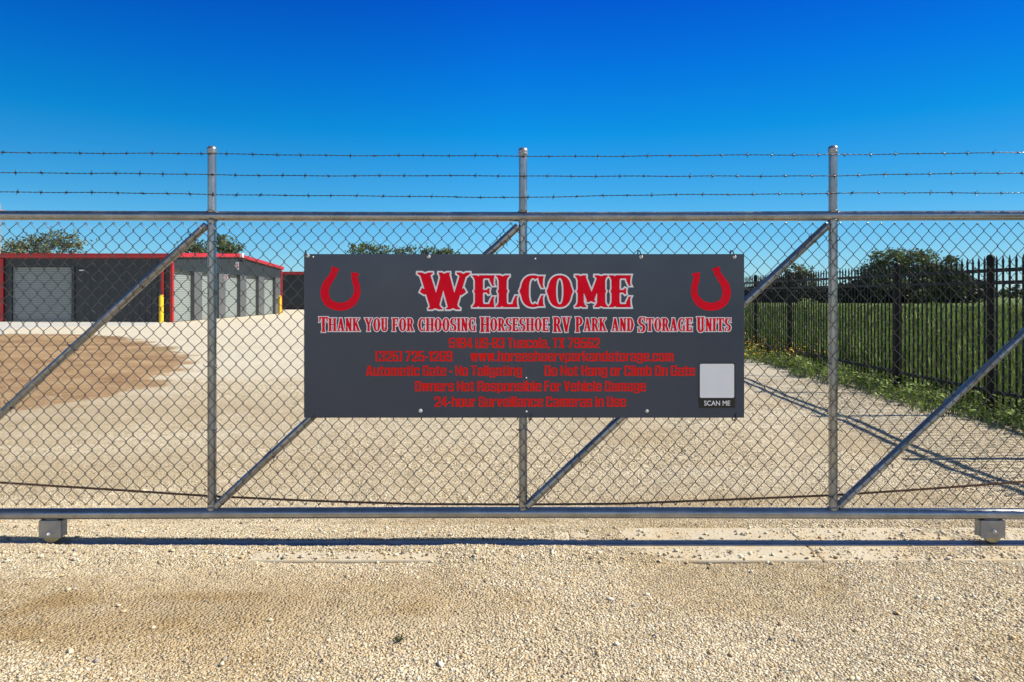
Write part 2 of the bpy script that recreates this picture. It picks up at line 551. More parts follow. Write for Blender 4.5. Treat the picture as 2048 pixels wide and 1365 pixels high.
    b1 = t.bump(t.math('ADD', hgt, h2), 1.0, 0.014)
    b2 = t.bump(t.noise(14, 6, 0.7, co), 0.5, 0.03, b1)
    t.set(c, 0.9, 0, b2, 0.2)
    return t.m

field = np.clip(np.where(y1 < 70, x1 - (FENCE_X(y1) - 0.15), np.maximum(x1 - 5.2, (y1 - 80) / 10)), -3, 3)
field = np.maximum(field, np.clip((-2.0 - y1) * 0.3, -3, -0.5))
ground = np_mesh('ground', np.stack([x1, y1, zz], 1), faces, 4, ground_material(), None,
                 {'stain': stain(x1, y1), 'dirt': dirt_sd(x1, y1), 'field': field}, smooth=True)
tag(ground, kind='structure')

# concrete beam under the gate track, in three pours
mb = MB()
xj = [-9.0, 0.33, 1.62, 9.0]
for a, b in zip(xj[:-1], xj[1:]):
    mb.box(((a + b) / 2, 3.80, -0.182), (b - a - 0.004, 0.50, 0.33 - 0.012))
o = mb.build('concrete_beam', M['concrete'], bevel=0.01)
tag(o, kind='structure')

# concrete apron by the big door
Ya, Yb = 23.4, 33.55
mb = MB()
ap = [(-44, Ya), (-14.5, Ya), (-14.9, 25.5), (-15.9, 29.5), (-17.0, Yb), (-44, Yb)]
mb.add([(x, y, -0.12) for x, y in ap] + [(x, y, 0.07 if x < -40 or y < 24 and x < -14.7 else 0.015) for x, y in ap], [tuple(range(5, -1, -1)), tuple(range(6, 12))] + [(i, (i + 1) % 6, 6 + (i + 1) % 6, 6 + i) for i in range(6)])
o = mb.build('concrete_apron', M['apron'], bevel=0.02)
tag(o, kind='structure')

# ------------------------------------------------------------------ gravel
def ico():
    p = (1 + 5 ** 0.5) / 2
    v = np.array([(-1, p, 0), (1, p, 0), (-1, -p, 0), (1, -p, 0), (0, -1, p), (0, 1, p), (0, -1, -p), (0, 1, -p), (p, 0, -1), (p, 0, 1), (-p, 0, -1), (-p, 0, 1)], float)
    v /= np.linalg.norm(v[0])
    f = np.array([(0, 11, 5), (0, 5, 1), (0, 1, 7), (0, 7, 10), (0, 10, 11), (1, 5, 9), (5, 11, 4), (11, 10, 2), (10, 7, 6), (7, 1, 8),
                  (3, 9, 4), (3, 4, 2), (3, 2, 6), (3, 6, 8), (3, 8, 9), (4, 9, 5), (2, 4, 11), (6, 2, 10), (8, 6, 7), (9, 8, 1)])
    return v, f
def octa():
    v = np.array([(1, 0, 0), (-1, 0, 0), (0, 1, 0), (0, -1, 0), (0, 0, 1), (0, 0, -1)], float)
    f = np.array([(0, 2, 4), (2, 1, 4), (1, 3, 4), (3, 0, 4), (2, 0, 5), (1, 2, 5), (3, 1, 5), (0, 3, 5)])
    return v, f

def scatter_stones(x, y, size, base, col, lift=0.25):
    n = len(x)
    bv, bf = base
    k = len(bv)
    V = np.repeat(bv[None], n, 0) * (1 + rng.uniform(-0.46, 0.40, (n, k, 1)))
    sc = np.stack([rng.uniform(0.7, 1.35, n), rng.uniform(0.6, 1.0, n), rng.uniform(0.32, 0.70, n)], 1) * size[:, None]
    V = V * sc[:, None, :]
    # tilt then spin
    a = rng.uniform(-0.6, 0.6, n); ca, sa = np.cos(a)[:, None], np.sin(a)[:, None]
    Y, Z = V[..., 1] * ca - V[..., 2] * sa, V[..., 1] * sa + V[..., 2] * ca
    a = rng.uniform(0, 2 * np.pi, n); ca, sa = np.cos(a)[:, None], np.sin(a)[:, None]
    X, Y = V[..., 0] * ca - Y * sa, V[..., 0] * sa + Y * ca
    gz = np.maximum(ground_h(x, y), np.where((y > 3.56) & (y < 4.04), -0.022, -9))
    W = np.stack([X + x[:, None], Y + y[:, None], Z + (gz + size * lift)[:, None]], -1).reshape(-1, 3)
    Fc = (bf[None] + (np.arange(n) * k)[:, None, None]).reshape(-1)
    return W, Fc, np.repeat(col, k, 0)

def stone_cols(n, st):
    pal = np.array([(0.70, 0.61, 0.44), (0.62, 0.50, 0.315), (0.78, 0.73, 0.60), (0.53, 0.40, 0.225), (0.40, 0.28, 0.15), (0.55, 0.48, 0.37), (0.33, 0.30, 0.27), (0.62, 0.42, 0.19), (0.16, 0.12, 0.085)])
    pr = np.array([0.21, 0.19, 0.15, 0.14, 0.08, 0.08, 0.05, 0.08, 0.05])
    c = pal[rng.choice(len(pal), n, p=pr / pr.sum())] * rng.uniform(0.68, 1.14, (n, 1))
    tan = np.array([0.41, 0.285, 0.132]) * rng.uniform(0.7, 1.25, (n, 1))
    return c * (1 - 0.85 * st[:, None]) + tan * 0.85 * st[:, None]

def stone_field(n_try, ya, yb, s_lo, s_hi, base, dens_stain=0.75, lift=0.25):
    u = rng.uniform(0, 1, n_try)
    y = np.sqrt(ya * ya + u * (yb * yb - ya * ya))
    x = rng.uniform(-0.80, 0.80, n_try) * y + rng.uniform(-0.5, 0.5, n_try)
    st = stain(x, y)
    keep = rng.uniform(0, 1, n_try) > st * dens_stain
    keep &= x < WEED_EDGE(y) + 0.15
    keep &= (dirt_sd(x, y) < 0.05) | (rng.uniform(0, 1, n_try) < 0.22)
    # bare concrete: only scattered stones; none on the track
    h = ground_h(x, y)
    on = (y > 3.55) & (y < 4.05)
    keep &= ~on | (h > -0.026) | (rng.uniform(0, 1, n_try) < 0.08 + 1.3 * np.clip(vnoise(x, y, 0.16, 57) - 0.45, 0, 1))
    keep &= ~((y > 3.735) & (y < 3.82)) | (rng.uniform(0, 1, n_try) < 0.012)
    clump = vnoise(x, y, 0.30, 51) * 0.6 + vnoise(x, y, 0.9, 52) * 0.4
    keep &= rng.uniform(0, 1, n_try) < 0.35 + 1.0 * clump
    x, y, st = x[keep], y[keep], st[keep]
    n = len(x)
    size = s_lo * (s_hi / s_lo) ** (rng.uniform(0, 1, n) ** 1.8)
    size *= (0.75 + 0.5 * vnoise(x, y, 1.2, 53)) * (1 - 0.45 * st)
    st = np.maximum(st, 0.8 * sstep(-0.2, 0.3, dirt_sd(x, y)))
    return scatter_stones(x, y, size, base, stone_cols(n, st), lift)

def stone_material():
    t = NT('gravel_stone')
    co = t.coord('Object')
    c = t.attr('tint', 'Color')
    c = t.mix(0.25, c, t.ramp(t.noise(220, 4, 0.7, co), [(0.3, (0.35, 0.27, 0.17)), (0.7, (0.72, 0.66, 0.53))]))
    t.set(c, 0.85, 0, None, 0.25)
    return t.m
M['stone'] = stone_material()

parts = []
parts.append(stone_field(180000, 2.15, 4.6, 0.0031, 0.0078, ico(), 0.75, 0.10))
parts.append(stone_field(170000, 2.15, 5.2, 0.0024, 0.0050, octa(), 0.6, 0.2))
parts.append(stone_field(150000, 4.6, 11.0, 0.0050, 0.0115, octa(), 0.75, 0.3))
# bigger loose stones pushed up along the beam and about the yard
n = 500
x = rng.uniform(-3.4, 3.4, n)
y = np.where(rng.uniform(0, 1, n) < 0.65, rng.normal(3.60, 0.055, n), rng.normal(3.93, 0.06, n))
ok = ~((y > 3.70) & (y < 3.84))
x, y = x[ok], y[ok]
parts.append(scatter_stones(x, y, rng.uniform(0.007, 0.014, len(x)), ico(), stone_cols(len(x), np.zeros(len(x))), 0.4))
n = 260
y = rng.uniform(2.3, 6, n); x = rng.uniform(-0.8, 0.8, n) * y
ok = ~((y > 3.5) & (y < 4.1))
parts.append(scatter_stones(x[ok], y[ok], rng.uniform(0.009, 0.015, ok.sum()), ico(), stone_cols(ok.sum(), np.zeros(ok.sum())), 0.3))
vo, V, Fs, Cs = 0, [], [], []
for W, Fc, cc in parts:
    V.append(W); Fs.append(Fc + vo); Cs.append(cc); vo += len(W)
gravel = np_mesh('gravel', np.concatenate(V), np.concatenate(Fs), 3, M['stone'], None, {'tint': np.concatenate(Cs)})
tag(gravel, 'loose cream and tan crushed stone covering the drive', 'gravel', kind='stuff')

# ------------------------------------------------------------------ sliding gate
PXM = F / GY
POSTS = [(424, 296), (1046, 299), (1666, 295)]
XL, XR = P(-197, 0, GY).x, P(2288, 0, GY).x
Z_TOP, Z_BOT = P(0, 432.5, GY).z, P(0, 1027, GY).z
gate = thing('sliding_gate', 'long galvanised chain-link sliding gate with diagonal braces and three barbed wire strands', 'gate', (0, 0, 0))

def bow(x):      # rails sag and rise by a few millimetres, as real welded gates do
    return 0.004 * math.cos(x * 0.9)
mb = MB(); mb.tube([(x, GY, Z_TOP - bow(x)) for x in np.linspace(XL - .03, XR + .03, 40)], 0.0268, 24)
mb.build('top_rail', M['pipe'], gate, True)
mb = MB(); mb.tube([(x, GY, Z_BOT + bow(x)) for x in np.linspace(XL - .03, XR + .03, 40)], 0.0300, 24)
mb.build('bottom_rail', M['pipe'], gate, True)
for px, py in [(-197, 296)] + POSTS + [(2288, 296)]:
    x = P(px, 0, GY).x
    zt = P(px, py, GY).z
    mb = MB()
    mb.tube([(x, GY, Z_BOT + 0.02), (x, GY, Z_TOP - 0.02)], 0.0236, 20)
    rings = [(x, GY, Z_TOP + 0.02), (x, GY, zt - 0.02)]
    mb.tube(rings, 0.0228, 20)
    # weld beads
    for zc, rr in ((Z_TOP + 0.026, 0.0265), (Z_BOT + 0.031, 0.0268), (Z_TOP - 0.027, 0.0262)):
        ring = [(x + rr * math.cos(w), GY + rr * math.sin(w), zc + 0.004 * math.cos(2 * w) * -1) for w in np.linspace(0, 2 * math.pi, 25)[:-1]]
        mb.tube(ring, 0.0038, 6, closed=True)
    po = mb.build('post', M['pipe'], gate, True)
    mb = MB()
    mb.lathe((x, GY, zt - 0.034), [(0.0255, 0), (0.0268, 0.003), (0.0268, 0.012), (0.0250, 0.014), (0.0258, 0.018), (0.0262, 0.026), (0.0245, 0.034), (0.0195, 0.040), (0.010, 0.0435), (0.0005, 0.0445)], 24)
    mb.build('post_cap', M['cap'], po, True)
BR = [((-197, 1012), (413, 451)), ((432, 1013), (1036, 453)), ((1054, 1012), (1655, 451)), ((1676, 1013), (2280, 451))]
for (ax, ay), (bx, by) in BR:
    mb = MB()
    a, b = P(ax, ay, GY), P(bx, by, GY)
    mb.tube([a, a.lerp(b, .33), a.lerp(b, .66), b], 0.0215, 20)
    mb.build('diagonal_brace', M['pipe'], gate, True)

# chain-link fabric: zig-zag wires hooked into each other
FY = GY - 0.034
pa = 13.72 * FY / F
pb = 15.68 * FY / F
zt = P(0, 446.0, FY).z
nrow = 36
x0 = P(5.6, 0, FY).x
k0 = math.floor((XL + 0.02 - x0) / pa)
k1 = math.ceil((XR - 0.02 - x0) / pa)
def wire_path(k):
    pts = []
    wob = lambda r: (vnoise(k * 0.37, r * 0.31, 1.0, 61) - 0.5) * 0.005
    for r in range(nrow + 1):
        s = ((r + k) % 2)          # 1 -> at the right end of its column
        z = zt - r * pb
        xx = x0 + (k + (1 if s else 0)) * pa
        over = 0.0030 if s else -0.0030
        dx, dz = float(wob(r)), float((vnoise(k * .41, r * .29, 1.0, 62) - .5) * 0.004)
        yy = FY + (0.0022 if s else -0.0022)
        xx += over
        # segment leaves the vertex with its own depth: one slant in front, the other behind
        pts.append((xx - over * 0.9 + dx, yy - 0.0012, z + 0.0040 + dz))
        pts.append((xx + dx, yy, z + dz))
        pts.append((xx - over * 0.9 + dx, yy + 0.0012, z - 0.0040 + dz))
    # ends are folded back into knuckles
    e0, e1 = pts[1], pts[-2]
    return [(e0[0] + 0.006, e0[1] + .003, e0[2] - 0.010), (e0[0] + .004, e0[1] + .002, e0[2] + .001)] + pts[1:-1] + [(e1[0] + .004, e1[1] + .002, e1[2] - .001), (e1[0] + 0.006, e1[1] + .003, e1[2] + 0.010)]
mb = MB()
for k in range(k0, k1):
    mb.tube(wire_path(k), 0.00190, 5, caps=False)
mb.build('chain_link_mesh', M['wire'], gate, True)

# tie wires round posts and braces
def tie(c, axis_dir, r=0.027):
    d = Vector(axis_dir).normalized()
    a = d.cross(Vector((0, 1, 0))).normalized()
    b = Vector((0, 1, 0))
    c = Vector(c)
    pts = [c + a * (r * math.cos(w)) + b * (r * math.sin(w)) + d * 0.004 * (w / 6.28) for w in np.linspace(-0.9, 2 * math.pi - 2.2, 20)]
    pts = [pts[0] + a * 0.020 - b * 0.006 + d * .012, pts[0] + a * 0.010 - b * .006] + pts + [pts[-1] - a * 0.012 - b * .006, pts[-1] - a * 0.026 - b * .004 - d * .012]
    m_ = MB(); m_.tube(pts, 0.0021, 5)
    m_.build('tie_wire', M['wire'], gate, True)
for px, _ in POSTS:
    for py in (486, 590, 731, 863, 993):
        if px == 1046 and 505 < py < 836: continue
        tie(P(px, py + random.uniform(-4, 4), GY), (0, 0, 1))
for (ax, ay), (bx, by) in BR:
    a, b = P(ax, ay, GY), P(bx, by, GY)
    for q in (0.18, 0.38, 0.58, 0.78, 0.93):
        c = a.lerp(b, q + random.uniform(-.03, .03))
        tie(c, b - a, 0.0245)

# barbed wire: two twisted strands with four-point barbs
STR = [[(-197, 304), (0, 305), (422, 308.5), (733, 311.5), (1046, 313), (1360, 312), (1666, 309.5), (2048, 306), (2288, 305)],
       [(-197, 343), (0, 345), (422, 350), (733, 352.5), (1046, 352), (1360, 353.5), (1666, 351.5), (2048, 346), (2288, 345)],
       [(-197, 383), (0, 384), (422, 389), (733, 393), (1046, 395), (1360, 390), (1666, 387), (2048, 386), (2288, 385)]]
BYW = GY - 0.027
for si, st_ in enumerate(STR):
    xs = np.array([p[0] for p in st_]); ys = np.array([p[1] for p in st_])
    ph = si * 1.3
    def centre(px):
        y_ = np.interp(px, xs, ys) + 0.6 * math.sin(px * .012 + si) + 0.35 * math.sin(px * .037 + 2 * si)
        return P(px, y_, BYW)
    mb = MB()
    L = np.arange(-197, 2288, 2.2)
    for s in (0, 1):
        mb.tube([centre(p) + Vector((0, 0.0018 * math.sin(p * .27 + s * math.pi + ph), 0.0018 * math.cos(p * .27 + s * math.pi + ph))) for p in L], 0.00140, 5)
    px = -185 + si * 17
    while px < 2280:
        c = centre(px)
        for q in range(2):
            ring = [c + Vector((0.003 * (w / 6.28 - 1) + q * .004 - .002, 0.0042 * math.cos(w), 0.0042 * math.sin(w))) for w in np.linspace(0, 4 * math.pi, 17)]
            mb.tube(ring, 0.0014, 4)
            an = random.uniform(0, 6.28)
            for sgn in (1, -1):
                d = Vector((random.uniform(-.45, .45) + q * .3 * sgn, math.cos(an) * sgn * .6, math.sin(an) * sgn + (0.5 if q else -.5) * sgn)).normalized()
                mb.tube([c + Vector((q * .004 - .002, 0, 0)), c + d * random.uniform(.015, .020)], [0.0015, 0.0007], 4)
        px += random.uniform(44, 53)
    mb.build('barbed_wire', M['barb'], gate, True)

# wheel brackets
for cx0, cx1, sgn in ((77, 122, 1), (1962, 2011, -1)):
    yf = GY - 0.028
    a, b = P(cx0, 1042, yf), P(cx1, 1077, yf)
    mb = MB()
    w, h = b.x - a.x, a.z - b.z
    t_ = 0.005
    for yy in (yf + t_ / 2, yf + 0.052):
        mb.box(((a.x + b.x) / 2, yy, (a.z + b.z) / 2), (w, t_, h))
    mb.box(((a.x + b.x) / 2, yf + 0.0285, a.z - t_ / 2 - 0.001), (w, 0.042, t_))
    for xx in (a.x + t_ / 2, b.x - t_ / 2):
        mb.box((xx, yf + 0.0285, (a.z + b.z) / 2), (t_, 0.042, h - 0.012))
    mb.box(((a.x + b.x) / 2, yf + 0.028, a.z + 0.004), (w * 0.55, 0.03, 0.012))
    br = mb.build('wheel_bracket', M['plate'], gate, bevel=0.002)
    bx = P(98 if sgn > 0 else 1988, 0, yf).x
    bz = P(0, 1068 if sgn > 0 else 1063, yf).z
    mb = MB()
    wz = 0.036
    mb.lathe((bx + 0.004, yf + 0.028, wz + 0.004), [(0.018, -0.018), (0.050, -0.017), (0.050, -0.010), (0.040, 0.0), (0.050, 0.010), (0.050, 0.017), (0.018, 0.018)], 32, 'y')
    mb.build('wheel', M['wheel'], br, True)
    mb = MB()
    mb.lathe((bx, yf - 0.001, bz), [(0.0115, 0.0), (0.0115, -0.002), (0.0085, -0.0022), (0.0085, -0.008), (0.005, -0.0085), (0.005, -0.016), (0.004, -0.017)], 6, 'y')
    mb.build('axle_bolt', M['bolt'], br)

# ------------------------------------------------------------------ track and drive chain
track = thing('gate_track', 'galvanised inverted-V steel track lying on the concrete under the gate', 'track', (0, GY, -0.022))
mb = MB()
prof = [(-0.034, 0.0015), (-0.034, 0.0055), (-0.011, 0.006), (0.0, 0.017), (0.011, 0.006), (0.034, 0.0055), (0.034, 0.0015)]
for a, b in ((-8.9, -0.9), (-0.895, 3.2), (3.205, 8.9)):
    n = len(prof)
    vs = [(a, p, z) for p, z in prof] + [(b, p, z) for p, z in prof]
    fs = [(i, (i + 1) % n, n + (i + 1) % n, n + i) for i in range(n)] + [tuple(range(n - 1, -1, -1)), tuple(range(n, 2 * n))]
    mb.add(vs, fs)
mb.build('rail', M['steel_track'], track)
CH = [(-230, 948), (0, 965.5), (212, 979), (424, 993), (620, 1002), (830, 1008.5), (1046, 1009.5), (1240, 1008), (1450, 1000), (1666, 991), (1860, 978), (2048, 964), (2290, 944)]
cxs = np.array([c[0] for c in CH]); cys = np.array([c[1] for c in CH])
CY = GY + 0.046
mb = MB()
px = -225.0
i = 0
step = 4.5
while px < 2285:
    a, b = P(px, np.interp(px, cxs, cys), CY), P(px + step, np.interp(px + step, cxs, cys), CY)
    d = (b - a).normalized(); u = Vector((-d.z, 0, d.x))
    oy = 0.0055 if i % 2 else 0.0036
    for sgn in (-1, 1):
        prof = []
        for q, w_ in ((-0.0045, .0032), (0.0, .0054), (0.35, .0038), (0.65, .0038), (1.0, .0054), (1.0 + .35, .0032)):
            prof.append((q, w_))
        vs = []
        for oo in (oy, oy + 0.0014):
            for q, w_ in prof:
                t_ = q if q >= 0 else -.35
                vs.append(a + (b - a) * t_ + u * w_ + Vector((0, oo * sgn, 0)))
            for q, w_ in reversed(prof):
                t_ = q if q >= 0 else -.35
                vs.append(a + (b - a) * t_ - u * w_ + Vector((0, oo * sgn, 0)))
        n = 12
        fs = [tuple(range(n)), tuple(range(2 * n - 1, n - 1, -1))] + [(k, n + k, n + (k + 1) % n, (k + 1) % n) for k in range(n)]
        mb.add(vs, fs)
    mb.tube([a + Vector((0, -.0065, 0)), a + Vector((0, .0065, 0))], 0.0033, 6)
    px += step
    i += 1
o = mb.build('drive_chain', M['rust'])
tag(o, 'rusty brown roller chain sagging low behind the chain-link gate', 'chain')

# ------------------------------------------------------------------ the sign
SY = GY - 0.062          # front face
def S(px, py, dy=0.0):
    p = P(px, py, SY)
    return (p.x, SY - dy, p.z)
sx0, sx1 = P(608, 0, SY).x, P(1488.5, 0, SY).x
sz0, sz1 = P(0, 836, SY).z, P(0, 508.5, SY).z
sign = thing('welcome_sign', 'wide dark grey welcome board with red lettering and two horseshoes hung on the gate', 'sign', (0, 0, 0))
mb = MB(); mb.box(((sx0 + sx1) / 2, SY + 0.002, (sz0 + sz1) / 2), (sx1 - sx0, 0.004, sz1 - sz0))
mb.build('panel', M['sign'], sign, bevel=0.001)

def ccw(poly):
    a = sum(p[0] * q[1] - q[0] * p[1] for p, q in zip(poly, poly[1:] + poly[:1]))
    return poly if a > 0 else poly[::-1]
_jit = [0]
def fill(mb, poly, d):
    """polygon in photo pixels -> flat face on the sign, d metres proud"""
    _jit[0] = (_jit[0] + 1) % 40
    d = d + _jit[0] * 1.2e-5
    tri = tessellate_polygon([[Vector((x, y, 0)) for x, y in poly]])
    vs = [S(x, y, d) for x, y in poly]
    fs = []
    for t in tri:
        a, b, c = (Vector(vs[i]) for i in t)
        n = (b - a).cross(c - a)
        if n.length < 1e-12: continue
        fs.append(tuple(t) if n.y < 0 else tuple(reversed(t)))
    mb.add(vs, fs)
def ribbon(mb, poly, w, d):
    """outline of width w (pixels) outside a polygon"""
    _jit[0] = (_jit[0] + 1) % 40
    d = d + _jit[0] * 1.2e-5
    poly = [p for i, p in enumerate(poly) if math.hypot(p[0] - poly[i - 1][0], p[1] - poly[i - 1][1]) > 1e-3]
    poly = ccw(poly)
    n = len(poly)
    outer = []
    for i in range(n):
        p0, p1, p2 = poly[i - 1], poly[i], poly[(i + 1) % n]
        d1 = Vector((p1[0] - p0[0], p1[1] - p0[1])).normalized()
        d2 = Vector((p2[0] - p1[0], p2[1] - p1[1])).normalized()
        n1, n2 = Vector((d1.y, -d1.x)), Vector((d2.y, -d2.x))
        m_ = n1 + n2
        if m_.length < 1e-4: m_ = n1
        m_.normalize()
        k = w / max(0.55, m_.dot(n1))
        outer.append((p1[0] + m_.x * k, p1[1] + m_.y * k))
    vs = [S(x, y, d) for x, y in poly] + [S(x, y, d) for x, y in outer]
    mb.add(vs, [(i, (i + 1) % n, n + (i + 1) % n, n + i) for i in range(n)])

# --- western (Tuscan) capitals in a unit box, y up, built of stems, bars and bowls
def stem(x, w, s, y0=0.0, y1=1.0, spur=True, top=True, bot=True):
    h = y1 - y0
    r = []
    if bot: r += [(0, .035), (.3 * w, .0), (w / 2 + s, .0), (w / 2 + s * 1.05, .03), (w / 2 + s * .45, .075), (w / 2 + .02 * s, .16)]
    else: r += [(0, 0), (w / 2, 0)]
    if spur: r += [(w / 2, .43), (w / 2 + s * .42, .5), (w / 2, .57)]
    if top: r += [(w / 2 + .02 * s, .84), (w / 2 + s * .45, .925), (w / 2 + s * 1.05, .97), (w / 2 + s, 1.0), (.3 * w, 1.0), (0, .965)]
    else: r += [(w / 2, 1), (0, 1)]
    pts = [(x + a, y0 + b * h) for a, b in r] + [(x - a, y0 + b * h) for a, b in reversed(r[1:-1])]
    return pts
def bar(x0, x1, y0, y1):
    return [(x0, y0), (x1, y0), (x1, y1), (x0, y1)]
def diag(xa, ya, xb, yb, w):
    return [(xa - w / 2, ya), (xa + w / 2, ya), (xb + w / 2, yb), (xb - w / 2, yb)]
def foot(x, y, hw, up=1, t=.11):
    r = [(-hw, 0), (-hw * .45, .0), (0, .035), (hw * .45, 0), (hw, 0), (hw * 1.02, .03), (hw * .5, t), (-hw * .5, t), (-hw * 1.02, .03)]
    return [(x + a, y + up * b) for a, b in r]
def horn(x, y, up, hgt=.26, wd=.16):
    # curling arm end: tip reaches up or down from a bar end at (x, y)
    return [(x + .03, y), (x + .005, y + up * .10), (x - .005, y + up * hgt * .8), (x + .03, y + up * hgt), (x - .05, y + up * hgt), (x - wd * .8, y + up * hgt * .55), (x - wd, y + up * .06), (x - wd, y)]
def arc(cx, cy, rx, ry, wx, wy, a0, a1, spur=0.0, n=14):
    o, i_ = [], []
    for k in range(n + 1):
        a = math.radians(a0 + (a1 - a0) * k / n)
        e = 0.86
        c_, s_ = math.cos(a), math.sin(a)
        f = lambda v: math.copysign(abs(v) ** e, v)
        bump_ = spur * max(0, 1 - abs(s_) * 5)
        o.append((cx + (rx + bump_) * f(c_), cy + ry * f(s_)))
        i_.append((cx + (rx - wx + bump_ * -.0) * f(c_), cy + (ry - wy) * f(s_)))
    return o + i_[::-1]
def glyph(ch, w, s):
    """w stem width, s serif length -> (polygons, advance)"""
    t = .10
    L = s + w / 2
    if ch == 'I': return [stem(L, w, s)], 2 * L
    if ch in 'ELFTHNMURPBDK' : pass
    if ch == 'E':
        W = L + w / 2 + .36
        return [stem(L, w, s), bar(L, W, 1 - t, 1), horn(W, 1, -1, .33), bar(L, W - .17, .46, .54), [(W - .18, .40), (W - .13, .42), (W - .15, .5), (W - .13, .58), (W - .18, .60), (W - .24, .54), (W - .24, .46)], bar(L, W, 0, t), horn(W, 0, 1, .33)], W + .04
    if ch == 'F':
        W = L + w / 2 + .34
        return [stem(L, w, s), bar(L, W, 1 - t, 1), horn(W, 1, -1, .33), bar(L, W - .15, .46, .54), [(W - .17, .40), (W - .12, .42), (W - .14, .5), (W - .12, .58), (W - .17, .60), (W - .22, .54), (W - .22, .46)]], W + .04
    if ch == 'L':
        W = L + w / 2 + .34
        return [stem(L, w, s), bar(L, W, 0, t), horn(W, 0, 1, .36)], W + .04
    if ch == 'T':
        W = 2 * (w / 2 + .30)
        return [stem(W / 2, w, s, top=False), bar(0.03, W - .03, 1 - t, 1), horn(W - .03, 1, -1, .34), [(W - x, y) for x, y in horn(W - .03, 1, -1, .34)]], W
    if ch == 'H':
        X2 = 3 * L + .10
        return [stem(L, w, s), stem(X2, w, s), bar(L, X2, .46, .54)], X2 + L
    if ch == 'N':
        X2 = 3 * L + .02
        return [stem(L, w * .7, s, spur=True), stem(X2, w * .7, s, bot=False), diag(L, .98, X2, .02, w * 1.1)], X2 + L - .02
    if ch == 'M':
        X2 = 3 * L + w * .9
        mid = (L + X2) / 2
        return [stem(L, w * .75, s), stem(X2, w, s), diag(L + .02, .98, mid, .20, w * 1.0), diag(X2 - .02, .98, mid, .20, w * .7), foot(mid, .16, w * .55, 1, .1)], X2 + L
    if ch == 'W':
        a, b, c, d, e = L, L + w * 1.1, L + w * 2.05, L + w * 3.0, L + w * 4.1
        return [diag(b, .05, a, .95, w * 1.1), diag(b, .05, c, .95, w * .7), diag(d, .05, c, .95, w * 1.1), diag(d, .05, e, .95, w * .7),
                foot(a, 1, w * .5 + s, -1), foot(c, 1.0, w * .6, -1), foot(e, 1, w * .4 + s, -1), foot(b, 0, w * .55 + s * .6), foot(d, 0, w * .55 + s * .6),
                [(a - w * .35, .58), (a - w * .55, .47), (a - w * .1, .40), (b, .45)], [(e + w * .05, .58), (e + w * .3, .47), (e - w * .2, .38), (d, .45)]], e + L
    if ch == 'V':
        a, b, c = L, L + w * 1.0, L + w * 2.0
        return [diag(b, .05, a, .95, w * 1.05), diag(b, .05, c, .95, w * .7), foot(a, 1, w * .5 + s, -1), foot(c, 1, w * .4 + s, -1), foot(b, 0, w * .5)], c + L
    if ch == 'A':
        a, b, c = L, L + w * .95, L + w * 1.9
        return [diag(a, .05, b, .97, w * .65), diag(c, .05, b, .97, w * 1.05), bar(a, c, .27, .35), foot(a, 0, w * .35 + s), foot(c, 0, w * .5 + s), foot(b, 1, w * .45, -1, .08)], c + L
    if ch == 'Y':
        a, c = L, L + w * 2.0
        b = (a + c) / 2
        return [stem(b, w, s, 0, .55, spur=False, top=False), diag(b, .48, a, .95, w * 1.0), diag(b, .48, c, .95, w * .7), foot(a, 1, w * .5 + s, -1), foot(c, 1, w * .4 + s, -1), [(b - w * .5 - s * .4, .5), (b, .42), (b + w * .5 + s * .4, .5), (b, .58)]], c + L
    if ch == 'K':
        X2 = L + w * 1.75
        return [stem(L, w, s), diag(L + w * .3, .46, X2, .95, w * .6), diag(X2 + .03, .05, L + w * .75, .60, w), foot(X2, 1, w * .3 + s, -1), foot(X2 + .03, 0, w * .5 + s)], X2 + L + .02
    if ch == 'O':
        rx = w * 1.45
        return [arc(rx + .05, .5, rx, .5, w, .09, 90, 270, .05), arc(rx + .05, .5, rx, .5, w, .09, -90, 90, .05)], 2 * rx + .10
    if ch == 'C':
        rx = w * 1.5
        W = 2 * rx
        return [arc(rx + .05, .5, rx, .5, w, .09, 62, 298, .05, 20), horn(W - .02, .97, -1, .36), horn(W - .02, .03, 1, .34)], W + .06
    if ch == 'G':
        rx = w * 1.5
        W = 2 * rx
        return [arc(rx + .05, .5, rx, .5, w, .09, 62, 290, .05, 20), horn(W - .02, .97, -1, .36), stem(W - w * .3, w * .8, s * .6, 0, .46, spur=False)], W + w * .4
    if ch == 'S':
        rx = w * 1.3
        W = 2 * rx
        return [arc(rx + .03, .73, rx, .27, w, .09, 70, 270, .03), arc(rx + .03, .27, rx, .27, w, .09, -110, 90, .03), diag(rx + .3 * w, .42, rx - .3 * w, .58, w * 1.2), horn(W, .98, -1, .30), [(2 * rx + .03 - x, y) for x, y in horn(W, .02, 1, .30)]], W + .06
    if ch == 'U':
        X2 = 3 * L - .02
        return [stem(L, w, s, .22, 1, bot=False), stem(X2, w * .75, s, .22, 1, bot=False), arc((L + X2) / 2, .26, (X2 - L) / 2 + w * .46, .26, w * .9, .10, 180, 360)], X2 + L
    if ch in 'PRD':
        X2 = L + w * 1.5
        ps = [stem(L, w, s)]
        if ch == 'D':
            return [stem(L, w, s), arc(L + w * .6, .5, w * 1.5, .5, w, .09, -90, 90, .05), bar(L, L + w * .62, .91, 1), bar(L, L + w * .62, 0, .09)], L + w * 2.1 + .05
        ps += [arc(L + w * .5, .72, w * 1.35, .28, w * .9, .09, -90, 90, .04), bar(L, L + w * .52, .91, 1), bar(L, L + w * .52, .44, .53)]
        if ch == 'R':
            ps += [diag(L + w * 1.75, .05, L + w * .9, .50, w * .95), foot(L + w * 1.8, 0, w * .45 + s * .6)]
            return ps, L + w * 2.35
        return ps, L + w * 1.9 + .04
    return [], .3

